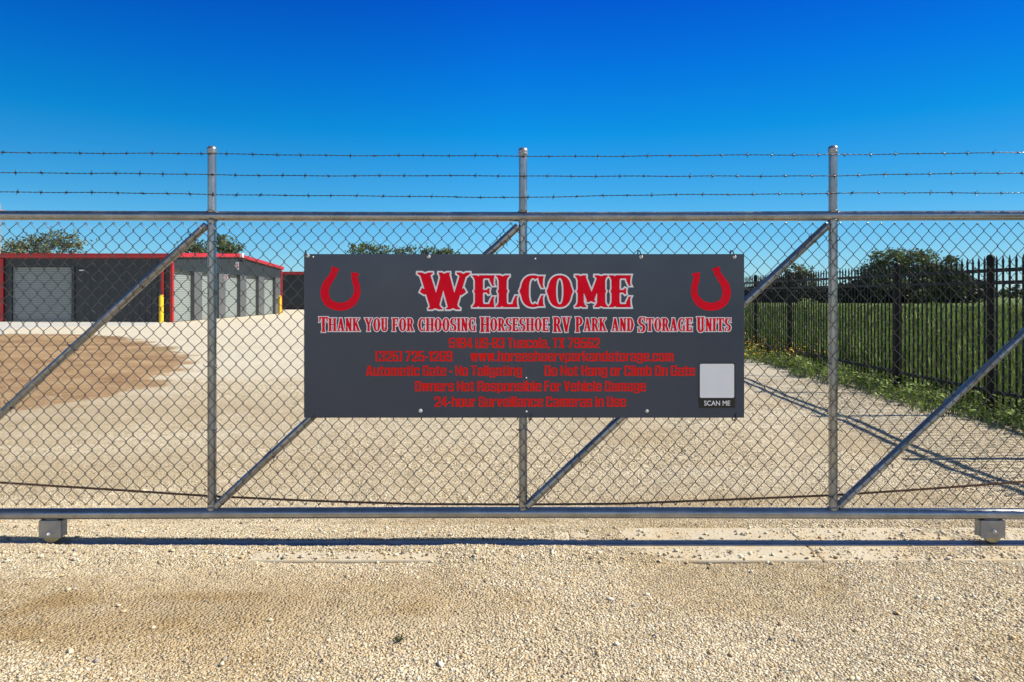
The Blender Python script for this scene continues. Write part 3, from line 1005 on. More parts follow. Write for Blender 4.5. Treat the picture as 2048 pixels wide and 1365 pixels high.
def western(name, text, x0, x1, yb, cap, small, w, s, outline, squash=1.0, gap=.04):
    """text in big and small capitals between pixel columns x0 and x1, baseline yb"""
    items, adv = [], 0.0
    for ch in text:
        if ch == ' ':
            adv += .42 * small
            continue
        k = cap if ch.isupper() else small
        polys, a = glyph(ch.upper(), w, s)
        items.append((polys, adv, k, ch.isupper()))
        adv += (a + gap) * k
    sc = (x1 - x0) / (adv - gap * small)
    red, white = MB(), MB()
    for polys, off, k, big in items:
        for pl in polys:
            pp = [(x0 + (off + px_ * k) * sc, yb + (.06 * k if big else 0) - py_ * k * squash) for px_, py_ in pl]
            ribbon(white, pp, outline, .0006)
            fill(red, pp, .0014)
    wo = white.build(name, M['sign_white'], sign)
    ro = red.build('letter_faces', M['sign_red'], wo)
    return wo
western('welcome_lettering', 'Welcome', 835, 1263, 615, 74, 64, .27, .085, 3.2)
western('thanks_lettering', 'Thank you for choosing Horseshoe RV Park and Storage Units', 638, 1462, 663, 30.5, 26.5, .25, .07, 1.7, 1.0, .03)

def plain(name, text, x0, x1, y0, y1, mat, d=.0012, offset=.012, parent=None, spacing=1.0):
    """heavy condensed line of writing fitted to a pixel box (caps top y0, baseline y1)"""
    cu = bpy.data.curves.new(name, 'FONT')
    cu.body = text
    cu.size = 1.0
    cu.offset = offset
    cu.space_character = spacing
    cu.resolution_u = 4
    tmp = bpy.data.objects.new(name, cu)
    COL.objects.link(tmp)
    dg = bpy.context.evaluated_depsgraph_get()
    dg.update()
    me = bpy.data.meshes.new_from_object(tmp.evaluated_get(dg))
    bpy.data.objects.remove(tmp)
    xs = [v.co.x for v in me.vertices]
    lo, hi = min(xs), max(xs)
    cap = 0.73 + 2 * offset
    for v in me.vertices:
        px_ = x0 + (v.co.x - lo) / (hi - lo) * (x1 - x0)
        q = (v.co.y + offset) / cap
        py_ = y1 - q * (y1 - y0)
        v.co = S(px_, py_, d)
    me.materials.clear()
    me.materials.append(mat)
    o = bpy.data.objects.new(name, me)
    COL.objects.link(o)
    o.parent = parent or sign
    return o
RED2 = M['sign_red_dim']
# --- heavy condensed sans: stems, bars and chamfered bowls in a box one cap high
HS, HT, HC, HW, XH = .180, .130, .06, .54, .80
def heavy(ch):
    s_, t_, c_ = HS, HT, HC
    def rc(x0, y0, x1, y1): return [(x0, y0), (x1, y0), (x1, y1), (x0, y1)]
    def lf(w, y0, y1, lo=1, hi=1): return [(0, y0 + c_ * lo), (c_ * lo, y0), (s_, y0), (s_, y1), (c_ * hi, y1), (0, y1 - c_ * hi)]
    def rt(w, y0, y1, lo=1, hi=1): return [(w - x, y) for x, y in lf(w, y0, y1, lo, hi)]
    def top(w, h): return rc(s_ - .01, h - t_, w - s_ + .01, h)
    def bot(w, y=0): return rc(s_ - .01, y, w - s_ + .01, y + t_)
    def mid(w, y): return rc(s_ - .02, y - .065, w - s_ + .02, y + .065)
    w, h = HW, 1.0
    lw, x = .52, XH
    D = {
     '0': ([lf(w, 0, 1), rt(w, 0, 1), top(w, 1), bot(w)], w), 'O': None, '1': ([rc(.13, 0, .36, 1), [(0, .72), (.13, .72), (.13, .97), (0, .86)]], .36),
     '2': ([rt(w, .45, 1, 0, 1), lf(w, .66, 1, 0, 1), top(w, 1), [(0, .14), (s_ + .03, .14), (w, .45), (w, .58), (w - s_, .56)], rc(0, 0, w, t_ + .01)], w),
     '3': ([rt(w, .53, 1, 0, 1), rt(w, 0, .47, 1, 0), [(w - s_, .45), (w - .02, .45), (w - .06, .5), (w - .02, .55), (w - s_, .55)], lf(w, .68, 1, 0, 1), lf(w, 0, .32, 1, 0), top(w, 1), bot(w), rc(.22, .43, w - s_ + .02, .57)], w),
     '4': ([rc(.26, 0, .26 + s_, 1), rc(0, .18, w + .02, .33), [(0, .33), (.15, .33), (.30, 1), (.22, 1)]], w + .02),
     '5': ([lf(w, .42, 1, 0, 0), rc(s_ - .01, 1 - t_, w, 1), rt(w, 0, .62, 1, 1), lf(w, 0, .30, 1, 0), bot(w), rc(s_ - .01, .48, w - s_ + .01, .62)], w),
     '6': ([lf(w, 0, 1), rt(w, 0, .58), rt(w, .70, 1, 0, 1), top(w, 1), bot(w), rc(s_ - .01, .45, w - s_ + .01, .58)], w),
     '7': ([rc(0, 1 - t_, w, 1), [(.08, 0), (.08 + s_ + .02, 0), (w, .86), (w - s_, .86)]], w),
     '8': ([lf(w, 0, .48), lf(w, .46, 1), rt(w, 0, .48), rt(w, .46, 1), top(w, 1), bot(w), mid(w, .49)], w),
     '9': ([rt(w, 0, 1), lf(w, .42, 1), lf(w, 0, .30, 1, 0), top(w, 1), bot(w), rc(s_ - .01, .42, w - s_ + .01, .55)], w),
     'A': ([[(0, 0), (s_ + .02, 0), (.33, 1), (.17, 1)], [(w + .06, 0), (w + .04 - s_, 0), (.27, 1), (.43, 1)], rc(.15, .18, .45, .32)], w + .06),
     'C': ([lf(w, 0, 1), rt(w, .62, 1, 0, 1), rt(w, 0, .38, 1, 0), top(w, 1), bot(w)], w),
     'D': ([rc(0, 0, s_, 1), rt(w, 0, 1), top(w, 1), bot(w)], w),
     'F': ([rc(0, 0, s_, 1), rc(s_ - .01, 1 - t_, .44, 1), rc(s_ - .01, .45, .41, .6)], .45),
     'G': ([lf(w, 0, 1), rt(w, .64, 1, 0, 1), rt(w, 0, .52, 0, 0), top(w, 1), bot(w), rc(.28, .40, w - s_ + .01, .52)], w),
     'H': ([rc(0, 0, s_, 1), rc(w - s_, 0, w, 1), mid(w, .52)], w),
     'N': ([rc(0, 0, s_ - .02, 1), rc(w - s_ + .02, 0, w, 1), [(s_ - .1, 1), (s_ - .03, .6), (w - s_ + .1, 0), (w - s_ + .03, .4)]], w),
     'R': ([rc(0, 0, s_, 1), rt(w, .50, 1), rt(w, 0, .44, 0, 1), top(w, 1), mid(w, .48)], w),
     'S': ([lf(w, .45, 1), rt(w, .66, 1, 0, 1), lf(w, 0, .34, 1, 0), rt(w, 0, .56), top(w, 1), bot(w), [(.05, .50), (.2, .44), (w - .05, .50), (w - .2, .58)]], w),
     'T': ([rc(0, 1 - t_, w - .02, 1), rc(w / 2 - .01 - s_ / 2, 0, w / 2 - .01 + s_ / 2, 1 - t_ + .01)], w - .02),
     'U': ([lf(w, 0, 1, 1, 0), rt(w, 0, 1, 1, 0), bot(w)], w),
     'V': ([[(0, 1), (s_, 1), (.36, 0), (.18, 0)], [(w, 1), (w - s_, 1), (.18, 0), (.36, 0)]], w),
     'X': ([[(0, 0), (s_ + .02, 0), (w, 1), (w - s_ - .02, 1)], [(0, 1), (s_ + .02, 1), (w, 0), (w - s_ - .02, 0)]], w),
     'a': ([rc(lw - s_, 0, lw, x - .06), rt(lw, x - .3, x, 0, 1), lf(lw, 0, .46), lf(lw, .56, x, 0, 1), top(lw, x), rc(s_ - .01, 0, lw - s_ + .01, .11), rc(s_ - .01, .38, lw - s_ + .01, .46)], lw),
     'b': ([rc(0, 0, s_, 1), rt(lw, 0, x), top(lw, x), bot(lw)], lw),
     'c': ([lf(lw, 0, x), rt(lw, .50, x, 0, 1), rt(lw, 0, .31, 1, 0), top(lw, x), bot(lw)], lw),
     'd': ([lf(lw, 0, x), rc(lw - s_, 0, lw, 1), top(lw, x), bot(lw)], lw),
     'e': ([lf(lw, 0, x), rt(lw, .37, x, 0, 1), rt(lw, 0, .26, 1, 0), top(lw, x), bot(lw), rc(s_ - .01, .37, lw - s_ + .01, .45)], lw),
     'g': ([lf(lw, .14, x), rc(lw - s_, 0, lw, x), rt(lw, -.17, .3, 1, 0), top(lw, x), rc(s_ - .01, .14, lw - s_ + .01, .25), lf(lw, -.17, .04, 1, 0), rc(s_ - .01, -.17, lw - s_ + .01, -.06)], lw),
     'h': ([rc(0, 0, s_, 1), rt(lw, 0, x, 0, 1), top(lw, x)], lw),
     'i': ([rc(0, 0, s_, x), rc(0, x + .06, s_, 1)], s_), 'l': ([rc(0, 0, s_, 1)], s_),
     'k': ([rc(0, 0, s_, 1), [(s_ - .02, .38), (lw - s_ + .02, x), (lw, x), (s_ + .12, .30)], [(s_ + .02, .46), (lw - s_, 0), (lw + .01, 0), (s_ + .14, .56)]], lw),
     'm': ([rc(0, 0, s_, x), rc(s_ + .10, 0, 2 * s_ + .10, x - .03), rt(3 * s_ + .20, 0, x, 0, 1), rc(s_ - .01, x - t_, 2 * s_ + .22, x)], 3 * s_ + .20),
     'n': ([rc(0, 0, s_, x), rt(lw, 0, x, 0, 1), top(lw, x)], lw), 'o': ([lf(lw, 0, x), rt(lw, 0, x), top(lw, x), bot(lw)], lw),
     'p': ([rc(0, -.17, s_, x), rt(lw, 0, x), top(lw, x), bot(lw)], lw),
     'r': ([rc(0, 0, s_, x), [(s_ - .01, x - .2), (.36, x - .24), (.36, x), (s_ + .08, x - .02)]], .36),
     's': ([lf(lw, .36, x), rt(lw, .54, x, 0, 1), lf(lw, 0, .27, 1, 0), rt(lw, 0, .46), top(lw, x), bot(lw), [(.05, .42), (.2, .34), (lw - .05, .40), (lw - .2, .48)]], lw),
     't': ([rc(.07, 0, .07 + s_, .96), rc(0, x - .13, .36, x), rc(.1, 0, .36, .13)], .36),
     'u': ([lf(lw, 0, x, 1, 0), rc(lw - s_, 0, lw, x), bot(lw)], lw),
     'v': ([[(0, x), (s_, x), (.34, 0), (.16, 0)], [(lw - .02, x), (lw - .02 - s_, x), (.16, 0), (.34, 0)]], lw - .02),
     'w': ([[(0, x), (.18, x), (.28, 0), (.10, 0)], [(.36, x), (.24, x), (.10, 0), (.28, 0)], [(.32, x), (.44, x), (.58, 0), (.40, 0)], [(.68, x), (.50, x), (.40, 0), (.58, 0)]], .68),
     '-': ([rc(0, .34, .26, .50)], .26), '.': ([rc(0, 0, .17, .17)], .17), ',': ([rc(0, 0, .17, .17), [(.07, .01), (.17, .01), (.12, -.14), (.03, -.14)]], .17),
     '(': ([lf(w, -.02, 1.02), rc(s_ - .01, .92, .27, 1.02), rc(s_ - .01, -.02, .27, .08)], .27),
     ')': ([[(.27 - a, b) for a, b in q] for q in (lf(w, -.02, 1.02), rc(s_ - .01, .92, .27, 1.02), rc(s_ - .01, -.02, .27, .08))], .27),
    }
    D['O'] = D['0']
    return D[ch]
def heavy_line(name, text, x0, x1, y0, y1):
    items, adv = [], 0.0
    for ch in text:
        if ch == ' ':
            adv += .21
            continue
        polys, a = heavy(ch)
        items.append((polys, adv))
        adv += a + .055
    sx, sy = (x1 - x0) / (adv - .055), (y1 - y0)
    mb = MB()
    for polys, off in items:
        for pl in polys:
            fill(mb, [(x0 + (off + a) * sx, y1 - b * sy) for a, b in pl], .0012)
    return mb.build(name, RED2, sign)
heavy_line('address_lettering', '5194 US-83 Tuscola, TX 79562', 898, 1199, 676, 696.5)
heavy_line('phone_lettering', '(325) 725-1269', 751, 905, 702.5, 723)
heavy_line('website_lettering', 'www.horseshoervparkandstorage.com', 941, 1347, 702.5, 723)
heavy_line('gate_notice_lettering', 'Automatic Gate - No Tailgating', 732, 1044, 731.5, 752)
heavy_line('climbing_notice_lettering', 'Do Not Hang or Climb On Gate', 1089, 1390, 731.5, 752)
heavy_line('damage_notice_lettering', 'Owners Not Responsible For Vehicle Damage', 830, 1292, 762.5, 783)
heavy_line('camera_notice_lettering', '24-hour Surveillance Cameras in Use', 869, 1252, 793.5, 814)

# scan label: black frame, blank pale square, SCAN ME
def rrect(x0, y0, x1, y1, r, n=5):
    pts = []
    for cx, cy, a in ((x1 - r, y1 - r, 0), (x0 + r, y1 - r, 90), (x0 + r, y0 + r, 180), (x1 - r, y0 + r, 270)):
        for k in range(n + 1):
            w = math.radians(a + 90 * k / n)
            pts.append((cx + r * math.cos(w), cy + r * math.sin(w)))
    return pts
mb = MB(); fill(mb, rrect(1397, 726, 1470.5, 816.5, 4), .0010)
lab = mb.build('scan_label', M['sign_black'], sign)
mb = MB(); fill(mb, rrect(1399.5, 728, 1468, 796, 3), .0026)
mb.build('blank_square', M['sign_white'], lab)
plain('label_lettering', 'SCAN ME', 1408, 1460, 801, 811.5, M['sign_white'], .0030, .012, lab)

# horseshoes with worn speckles left open
def horseshoe(mir):
    # centre line in pixels for the left shoe, with half-width
    cl = [(671, 535.5, 7.0), (667, 548, 6.5), (660, 559, 7.1), (652.5, 571, 8.0), (649.5, 585, 8.4), (652, 598, 8.4), (660, 608, 8.2), (673, 613.2, 8.0),
          (688, 613.2, 8.0), (702, 607, 7.8), (711, 596, 7.2), (714.3, 583, 6.6), (713, 570, 6.3), (709.5, 557, 6.5), (711, 546, 7.0)]
    pts = []
    m = len(cl)
    # smooth the centre line
    fine = []
    for i in range(m - 1):
        p0, p1, p2, p3 = cl[max(i - 1, 0)], cl[i], cl[i + 1], cl[min(i + 2, m - 1)]
        for k in range(4):
            t = k / 4
            fine.append(tuple(0.5 * (2 * p1[j] + (p2[j] - p0[j]) * t + (2 * p0[j] - 5 * p1[j] + 4 * p2[j] - p3[j]) * t * t + (3 * p1[j] - p0[j] - 3 * p2[j] + p3[j]) * t ** 3) for j in range(3)))
    fine.append(cl[-1])
    Lp, Rp = [], []
    for i, (x, y, h) in enumerate(fine):
        a, b = fine[max(i - 1, 0)], fine[min(i + 1, len(fine) - 1)]
        d = Vector((b[0] - a[0], b[1] - a[1])).normalized()
        nn = Vector((-d.y, d.x))
        if i in (0, 1, len(fine) - 1, len(fine) - 2): h *= 1.18
        Lp.append((x + nn.x * h, y + nn.y * h)); Rp.append((x - nn.x * h, y - nn.y * h))
    f = (lambda p: (2103 - p[0] - 0.5, p[1])) if mir else (lambda p: p)
    mb = MB()
    fill(mb, [f(p) for p in Lp + Rp[::-1]], .0010)
    o = mb.build('horseshoe_emblem', M['sign_red'], sign)
    sp = MB()
    r_ = random.Random(5 + mir)
    for q in range(90):
        i = r_.randrange(2, len(fine) - 2)
        x, y, h = fine[i]
        a, b = Lp[i], Rp[i]
        t = r_.uniform(.12, .88)
        c = f((a[0] + (b[0] - a[0]) * t, a[1] + (b[1] - a[1]) * t))
        rr = r_.uniform(.35, .95)
        fill(sp, [(c[0] + rr * r_.uniform(.6, 1.3) * math.cos(w), c[1] + rr * r_.uniform(.6, 1.3) * math.sin(w)) for w in np.linspace(0, 6.28, 7)[:-1]], .0020)
    sp.build('worn_speckles', M['sign'], o)
horseshoe(False)
horseshoe(True)

def screw(px, py, r):
    mb = MB()
    x, y, z = S(px, py)
    mb.lathe((x, y, z), [(r * 1.0, -.0008), (r * .95, -.0024), (r * .6, -.0042), (r * .1, -.005)], 14, 'y')
    mb.build('fixing_bolt', M['bolt'], sign, True)
for px, py, r in ((615.5, 511.8, .0105), (857.5, 513.3, .0105), (1282, 514, .0105), (1469, 514, .0100), (841, 822, .0105), (1294, 822.5, .0090),
                  (626.5, 514.5, .0045), (1070.5, 518, .0050), (1052.5, 756.3, .0040), (1053, 823.5, .0050)):
    screw(px, py, r)
# black ties looping over the edges
for px, py, sgn in ((613, 511, 1), (855, 511, 1), (1281, 512, 1), (1467, 512, 1), (628, 831, -1), (1062, 829, -1), (1471, 829, -1)):
    a = Vector(S(px + 1.5, py + 1 * sgn, .003)); e = P(px - 2, 508 - 3 if sgn > 0 else 838, SY)
    mb = MB()
    pts = [a, a + Vector((-.004, -.006, .012 * sgn)), Vector((e.x, SY - .002, e.z + .008 * sgn)), Vector((e.x - .004, SY + .02, e.z + .010 * sgn)), Vector((e.x - .006, SY + .03, e.z - .02 * sgn))]
    mb.tube(pts, .0034, 6)
    mb.build('cable_tie', M['black_tie'], sign, True)

# ------------------------------------------------------------------ picket fence on the right
fence = thing('picket_fence', 'black steel picket fence with pointed tops running back along the gravel edge', 'fence', (FENCE_X(7.6), 7.6, 0))
fi = Vector((FENCE_X(7.6), 7.6, 0))
def fpt(y, z=0.0, dx=0.0):
    return Vector((FENCE_X(y) + dx, y, z)) - fi
PITCH = 1.875
post_ys = [7.6 + PITCH * k for k in range(-2, 12)]
for y in post_ys:
    mb = MB()
    b = fpt(y)
    g = float(ground_h(FENCE_X(y), y))
    mb.lathe((b.x, b.y, g - .05), [(.040, 0), (.040, 1.80), (.044, 1.802), (.044, 1.83), (.036, 1.85), (.018, 1.862), (.001, 1.866)], 16)
    mb.build('post', M['fence_black'], fence, True)
def picket_shape(mb, b):
    w, t = .0080, .0080
    z0, z1, z2 = .10, 1.70, 1.79
    vs = []
    for z, k in ((z0, 1), (z1, 1), (z1 + .02, 1.25), (z2, .12)):
        vs += [(b.x - t * k, b.y - w * k, z), (b.x + t * k, b.y - w * k, z), (b.x + t * k, b.y + w * k, z), (b.x - t * k, b.y + w * k, z)]
    fs = [(3, 2, 1, 0), (12, 13, 14, 15)]
    for i in range(3):
        for k in range(4):
            fs.append((i * 4 + k, i * 4 + (k + 1) % 4, i * 4 + 4 + (k + 1) % 4, i * 4 + 4 + k))
    mb.add(vs, fs)
proto = None
rest = MB()
n_ind = 0
for i, (ya, yb) in enumerate(zip(post_ys[:-1], post_ys[1:])):
    for z in (1.625, 1.490, .285):
        a, b = fpt(ya + .045, z), fpt(yb - .045, z)
        mb = MB()
        mb.box((a + b) / 2, (.034, (b - a).length, .040), math.atan2(-(b.x - a.x), (b.y - a.y)))
        panel = mb.build('rail', M['fence_black'], fence)
    npk = 18
    for k in range(npk):
        y = ya + (k + 1) * (yb - ya) / (npk + 1)
        b = fpt(y, 0, random.uniform(-.002, .002))
        if 6.7 <= y <= 15.3 and n_ind < 100:
            if proto is None:
                m_ = MB(); picket_shape(m_, Vector((0, 0, 0)))
                proto = m_.build('picket', M['fence_black'], panel)
                o = proto
            else:
                o = proto.copy()
                COL.objects.link(o)
                o.parent = panel
            o.location = (b.x, b.y, 0)
            n_ind += 1
        else:
            picket_shape(rest, b)
o = rest.build('picket_rows', M['fence_black'], fence)
o["kind"] = "stuff"

# ------------------------------------------------------------------ storage buildings
def ribbed(mb, a, b, z0, ztop, out, pitch=.30, depth=.035):
    """ribbed sheet from a to b (2D), ztop(s) height along it, out = outward 2D normal"""
    a, b, out = Vector(a), Vector(b), Vector(out)
    L = (b - a).length
    d = (b - a) / L
    prof = []
    s = 0.0
    while s < L:
        for q, e in ((0, 0), (.55, 0), (.66, 1), (.84, 1), (.95, 0)):
            if s + q * pitch < L: prof.append((s + q * pitch, e * depth))
        s += pitch
    prof.append((L, 0))
    vs, fs = [], []
    for s, e in prof:
        p = a + d * s + out * e
        zt_ = ztop(s) if callable(ztop) else ztop
        vs += [(p.x, p.y, z0), (p.x, p.y, zt_)]
    for i in range(len(prof) - 1):
        fs.append((2 * i, 2 * i + 2, 2 * i + 3, 2 * i + 1))
    mb.add(vs, fs)

def rollup(parent, a, b, z0, z1, out, mat, name='roll_up_door', slat=.095):
    a, b, out = Vector(a), Vector(b), Vector(out)
    mb = MB()
    vs, fs = [], []
    z = z0 + .05
    prof = [(z0, .012), (z0 + .05, .012), (z0 + .051, 0)]
    while z < z1:
        for q, e in ((.25, 0.0), (.5, .022), (.75, .022), (1.0, 0)):
            if z + q * slat < z1: prof.append((z + q * slat, e))
        z += slat
    for z, e in prof:
        for p in (a, b):
            w = p + out * e
            vs.append((w.x, w.y, z))
    for i in range(len(prof) - 1):
        fs.append((2 * i, 2 * i + 1, 2 * i + 3, 2 * i + 2))
    mb.add(vs, fs)
    return mb.build(name, mat, parent)

BX, BY0, BY1 = -16.80, 33.7, 49.6
BXL = -42.0
EAVE, PEAK = 3.30, 3.74
YM = 41.9
bl = thing('storage_building', 'near charcoal self-storage building with red trim and a row of pale roll-up doors', 'storage building', (BX, BY0, 0))
o0 = Vector((BX, BY0, 0))
class LB(MB):
    """mesh builder that stores coordinates relative to a thing's origin"""
    def __init__(self, org):
        super().__init__(); self.org = Vector(org)
    def build(self, *a, **k):
        self.v = [tuple(Vector(p) - self.org) for p in self.v]
        return super().build(*a, **k)
# front wall with the big door
dx0, dx1 = P(22, 0, BY0).x, P(147, 0, BY0).x
dz = P(0, 534, BY0).z
gz = .05
mb = LB(o0)
ribbed(mb, (BXL, BY0), (dx0, BY0), gz, EAVE, (0, -1))
ribbed(mb, (dx1, BY0), (BX - .02, BY0), gz, EAVE, (0, -1))
ribbed(mb, (dx0, BY0), (dx1, BY0), dz, EAVE, (0, -1))
for xx in (dx0, dx1):
    mb.box((xx, BY0 + .02, (gz + dz) / 2), (.14, .14, dz - gz))
mb.box(((dx0 + dx1) / 2, BY0 + .02, dz + .05), (dx1 - dx0 + .14, .14, .10))
# far and left walls
ribbed(mb, (BXL, BY1), (BX, BY1), 0, EAVE, (0, 1))
ribbed(mb, (BXL, BY0), (BXL, BY1), 0, lambda s: EAVE + (PEAK - EAVE) * (1 - abs(s - (YM - BY0)) / 8.2), (-1, 0))
mb.build('front_wall', M['wall_grey'], bl)
class _D: pass
d = rollup(None, (dx0 + .06, BY0 + .06), (dx1 - .06, BY0 + .06), gz, dz, (0, -1), M['door_grey'], slat=.11)
d.data.transform(__import__('mathutils').Matrix.Translation(-o0)); d.parent = bl

# gable wall: header, piers, recessed doors
zhead = 2.66
def ridge(y): return EAVE + (PEAK - EAVE) * max(0, 1 - abs(y - YM) / (YM - BY0))
mb = LB(o0)
ribbed(mb, (BX, BY0 + .05), (BX, BY1 - .05), zhead, lambda s: ridge(BY0 + s), (1, 0), .24, .035)
mb.box((BX - .10, (BY0 + BY1) / 2, zhead - .03), (.30, BY1 - BY0 - .1, .07))
mb.build('gable_header', M['wall_grey'], bl)
door_px = [(347, 388), (403.5, 437.5), (450.5, 480), (492, 517), (528, 550.5)]
door_y = [tuple(BX * F / (p - 1024) for p in q) for q in door_px]
edges = [BY0 + .12] + [v for q in door_y for v in q] + [BY1 - .12]
for a, b in zip(edges[0::2], edges[1::2]):
    if b - a > .05:
        mb = LB(o0)
        mb.box((BX - .12, (a + b) / 2, zhead / 2 - .03), (.28, b - a, zhead - .06))
        mb.build('door_pier', M['pier_grey'], bl)
for a, b in door_y:
    d = rollup(None, (BX - .20, a), (BX - .20, b), .02, zhead - .05, (1, 0), M['door_grey'])
    d.data.transform(__import__('mathutils').Matrix.Translation(-o0)); d.parent = bl
    mb = LB(o0)
    mb.box((BX - .15, a + .14, 1.12), (.08, .16, .10))
    mb.box((BX - .12, a + .14, 1.12), (.05, .05, .20))
    mb.build('door_latch', M['dark'], d)

# roof: two shallow slopes with a red rake and eave gutter
ov = .14
mb = LB(o0)
zr = PEAK + .06
for y0, y1 in ((BY0 - ov, YM), (BY1 + ov, YM)):
    ze = EAVE + .02
    vs = [(BXL - ov, y0, ze), (BX + .05, y0, ze), (BX + .05, y1, zr), (BXL - ov, y1, zr)]
    vs += [(x, y, z - .05) for x, y, z in vs]
    mb.add(vs, [(0, 1, 2, 3), (7, 6, 5, 4), (0, 4, 5, 1), (1, 5, 6, 2), (2, 6, 7, 3), (3, 7, 4, 0)])
roof = mb.build('roof', M['roof'], bl)
mb = LB(o0)
# front gutter, 5-sided profile
gp = [(-.02, 0), (-.16, .03), (-.20, .12), (-.20, .24), (-.02, .24)]
n = len(gp)
for y_, sg in ((BY0, 1), (BY1, -1)):
    vs = [(BXL - ov, y_ + a * sg, EAVE - .15 + b) for a, b in gp] + [(BX + .14, y_ + a * sg, EAVE - .15 + b) for a, b in gp]
    mb.add(vs, [(i, (i + 1) % n, n + (i + 1) % n, n + i) for i in range(n)] + [tuple(range(n)), tuple(range(2 * n - 1, n - 1, -1))])
mb.build('gutter', M['trim_red'], bl, bevel=.01)
mb = LB(o0)
for ya, yb in ((BY0 - .21, YM), (YM, BY1 + .21)):
    za, zb = (EAVE - .12, PEAK - .10) if ya < YM - 1 else (PEAK - .10, EAVE - .12)
    h = .235
    prof = [(.0, 0), (.13, .02), (.16, .06), (.16, h * .8), (.10, h), (0, h)]
    n = len(prof)
    vs = [(BX + .005 + a, ya, za + b) for a, b in prof] + [(BX + .005 + a, yb, zb + b) for a, b in prof]
    mb.add(vs, [(i, n + i, n + (i + 1) % n, (i + 1) % n) for i in range(n)] + [tuple(range(n - 1, -1, -1)), tuple(range(n, 2 * n))])
mb.build('rake_trim', M['trim_red'], bl)
mb = LB(o0)
for yy in (BY0 - .01, BY1 + .01):
    mb.box((BX + .012, yy, (EAVE - .15) / 2), (.14, .16, EAVE - .20))
mb.build('corner_trim', M['trim_red'], bl, bevel=.008)
for px in (2, 322.5):
    mb = LB(o0)
    x = P(px + 2, 0, BY0 - .09).x
    zt_ = EAVE - .16
    mb.box((x, BY0 - .085, (zt_ + .12) / 2), (.12 if px > 100 else .16, .085, zt_ - .14))
    mb.box((x, BY0 - .14, .13), (.12, .20, .10))
    mb.build('downspout', M['trim_red'], bl, bevel=.01)

# fittings on it: each its own thing
wl_ = thing('wall_light', 'small white wall light beside the big door of the near storage building', 'wall light', P(164, 541, BY0 - .04))
mb = MB(); mb.box((0, 0, 0), (.20, .08, .06)); mb.box((0, -.05, -.01), (.22, .06, .03)); mb.build('housing', M['white'], wl_, bevel=.006)
mb = MB(); mb.box((.03, .02, .07), (.30, .05, .09)); mb.build('back_plate', M['dark'], wl_)
def unit_sign(px, y0_, y1_, wid, lab, yoff):
    Y = BX * F / (px - 1024)
    z0, z1 = P(0, y1_, Y).z, P(0, y0_, Y).z
    w = thing('unit_sign', lab, 'sign', (BX + .22, Y, (z0 + z1) / 2))
    m_ = MB(); m_.box((0, 0, 0), (wid, .02, z1 - z0)); m_.box((-wid / 2 - .05, 0, 0), (.10, .04, .04)); m_.build('plate', M['white'], w, bevel=.004)
    m_ = MB(); h = z1 - z0
    m_.box((-wid * .12, -.013, h * .16), (wid * .5, .004, h * .05)); m_.box((wid * .1, -.013, 0), (wid * .16, .004, h * .36)); m_.box((-wid * .1, -.013, -h * .17), (wid * .42, .004, h * .05))
    m_.build('red_mark', M['sign_red'], w)
unit_sign(467, 524.5, 540, .19, 'white upright sign with red mark just below the gable peak of the near storage building', 0)
unit_sign(445, 549, 562, .19, 'white upright sign with red mark low on the pier between two roll-up doors', 0)
Yc = YM
sc_ = thing('security_camera', 'small white box camera fixed at the gable peak of the near storage building', 'camera', (BX + .20, Yc, P(0, 512, Yc).z))
mb = MB(); mb.box((0, 0, .03), (.20, .20, .26)); mb.build('housing', M['white'], sc_, bevel=.01)
mb = MB(); mb.lathe((.06, 0, -.38), [(.10, 0), (.15, .06), (.14, .14), (.05, .18)], 14); mb.box((.06, 0, -.16), (.04, .04, .10)); mb.build('dome', M['dark'], sc_, True)

# far building
B2Y = 62.0
b2 = thing('storage_building', 'far charcoal storage building with thin red eave, half hidden behind the sign', 'storage building', (-15, B2Y, 0))
o2 = Vector((-15, B2Y, 0))
mb = LB(o2)
E2 = P(0, 549, B2Y).z
ribbed(mb, (-27, B2Y), (-7, B2Y), 0, E2, (0, -1), .30, .04)
ribbed(mb, (-7, B2Y), (-7, B2Y + 14), 0, E2, (1, 0), .30, .04)
ribbed(mb, (-27, B2Y), (-27, B2Y + 14), 0, E2, (-1, 0), .30, .04)
ribbed(mb, (-27, B2Y + 14), (-7, B2Y + 14), 0, E2, (0, 1), .30, .04)
mb.build('wall', M['wall_grey'], b2)
mb = LB(o2); mb.box((-17, B2Y + 7, E2 + .12), (20.4, 14.6, .16)); mb.build('roof', M['roof'], b2)
mb = LB(o2); mb.box((-17, B2Y - .36, E2 + .09), (20.6, .12, .27)); mb.build('eave_trim', M['trim_red'], b2)
mb = LB(o2); mb.box((-26.95, B2Y - .06, E2 / 2), (.18, .12, E2 - .1)); mb.build('corner_trim', M['trim_red'], b2)

# bollards
def bollard(px, py, Y, lab):
    p = P(px, py, Y)
    b = thing('bollard', lab, 'bollard', (p.x, Y, 0), 0, 'yellow bollards at the storage building corners')
    h = p.z
    r = .105
    m_ = MB(); m_.lathe((0, 0, -.05), [(r, 0), (r, h), (r * .92, h + .03), (r * .6, h + .055), (.002, h + .065)], 20); m_.build('sleeve', M['yellow'], b, True)
    m_ = MB(); m_.lathe((0, 0, -.02), [(r * 1.25, 0), (r * 1.25, .05), (r * 1.02, .055)], 20); m_.build('base_collar', M['yellow'], b)
bollard(322.5, 590, 33.2, 'yellow steel bollard in front of the red downspout at the near corner')
bollard(560, 592, 49.2, 'yellow steel bollard at the far corner of the near storage building')

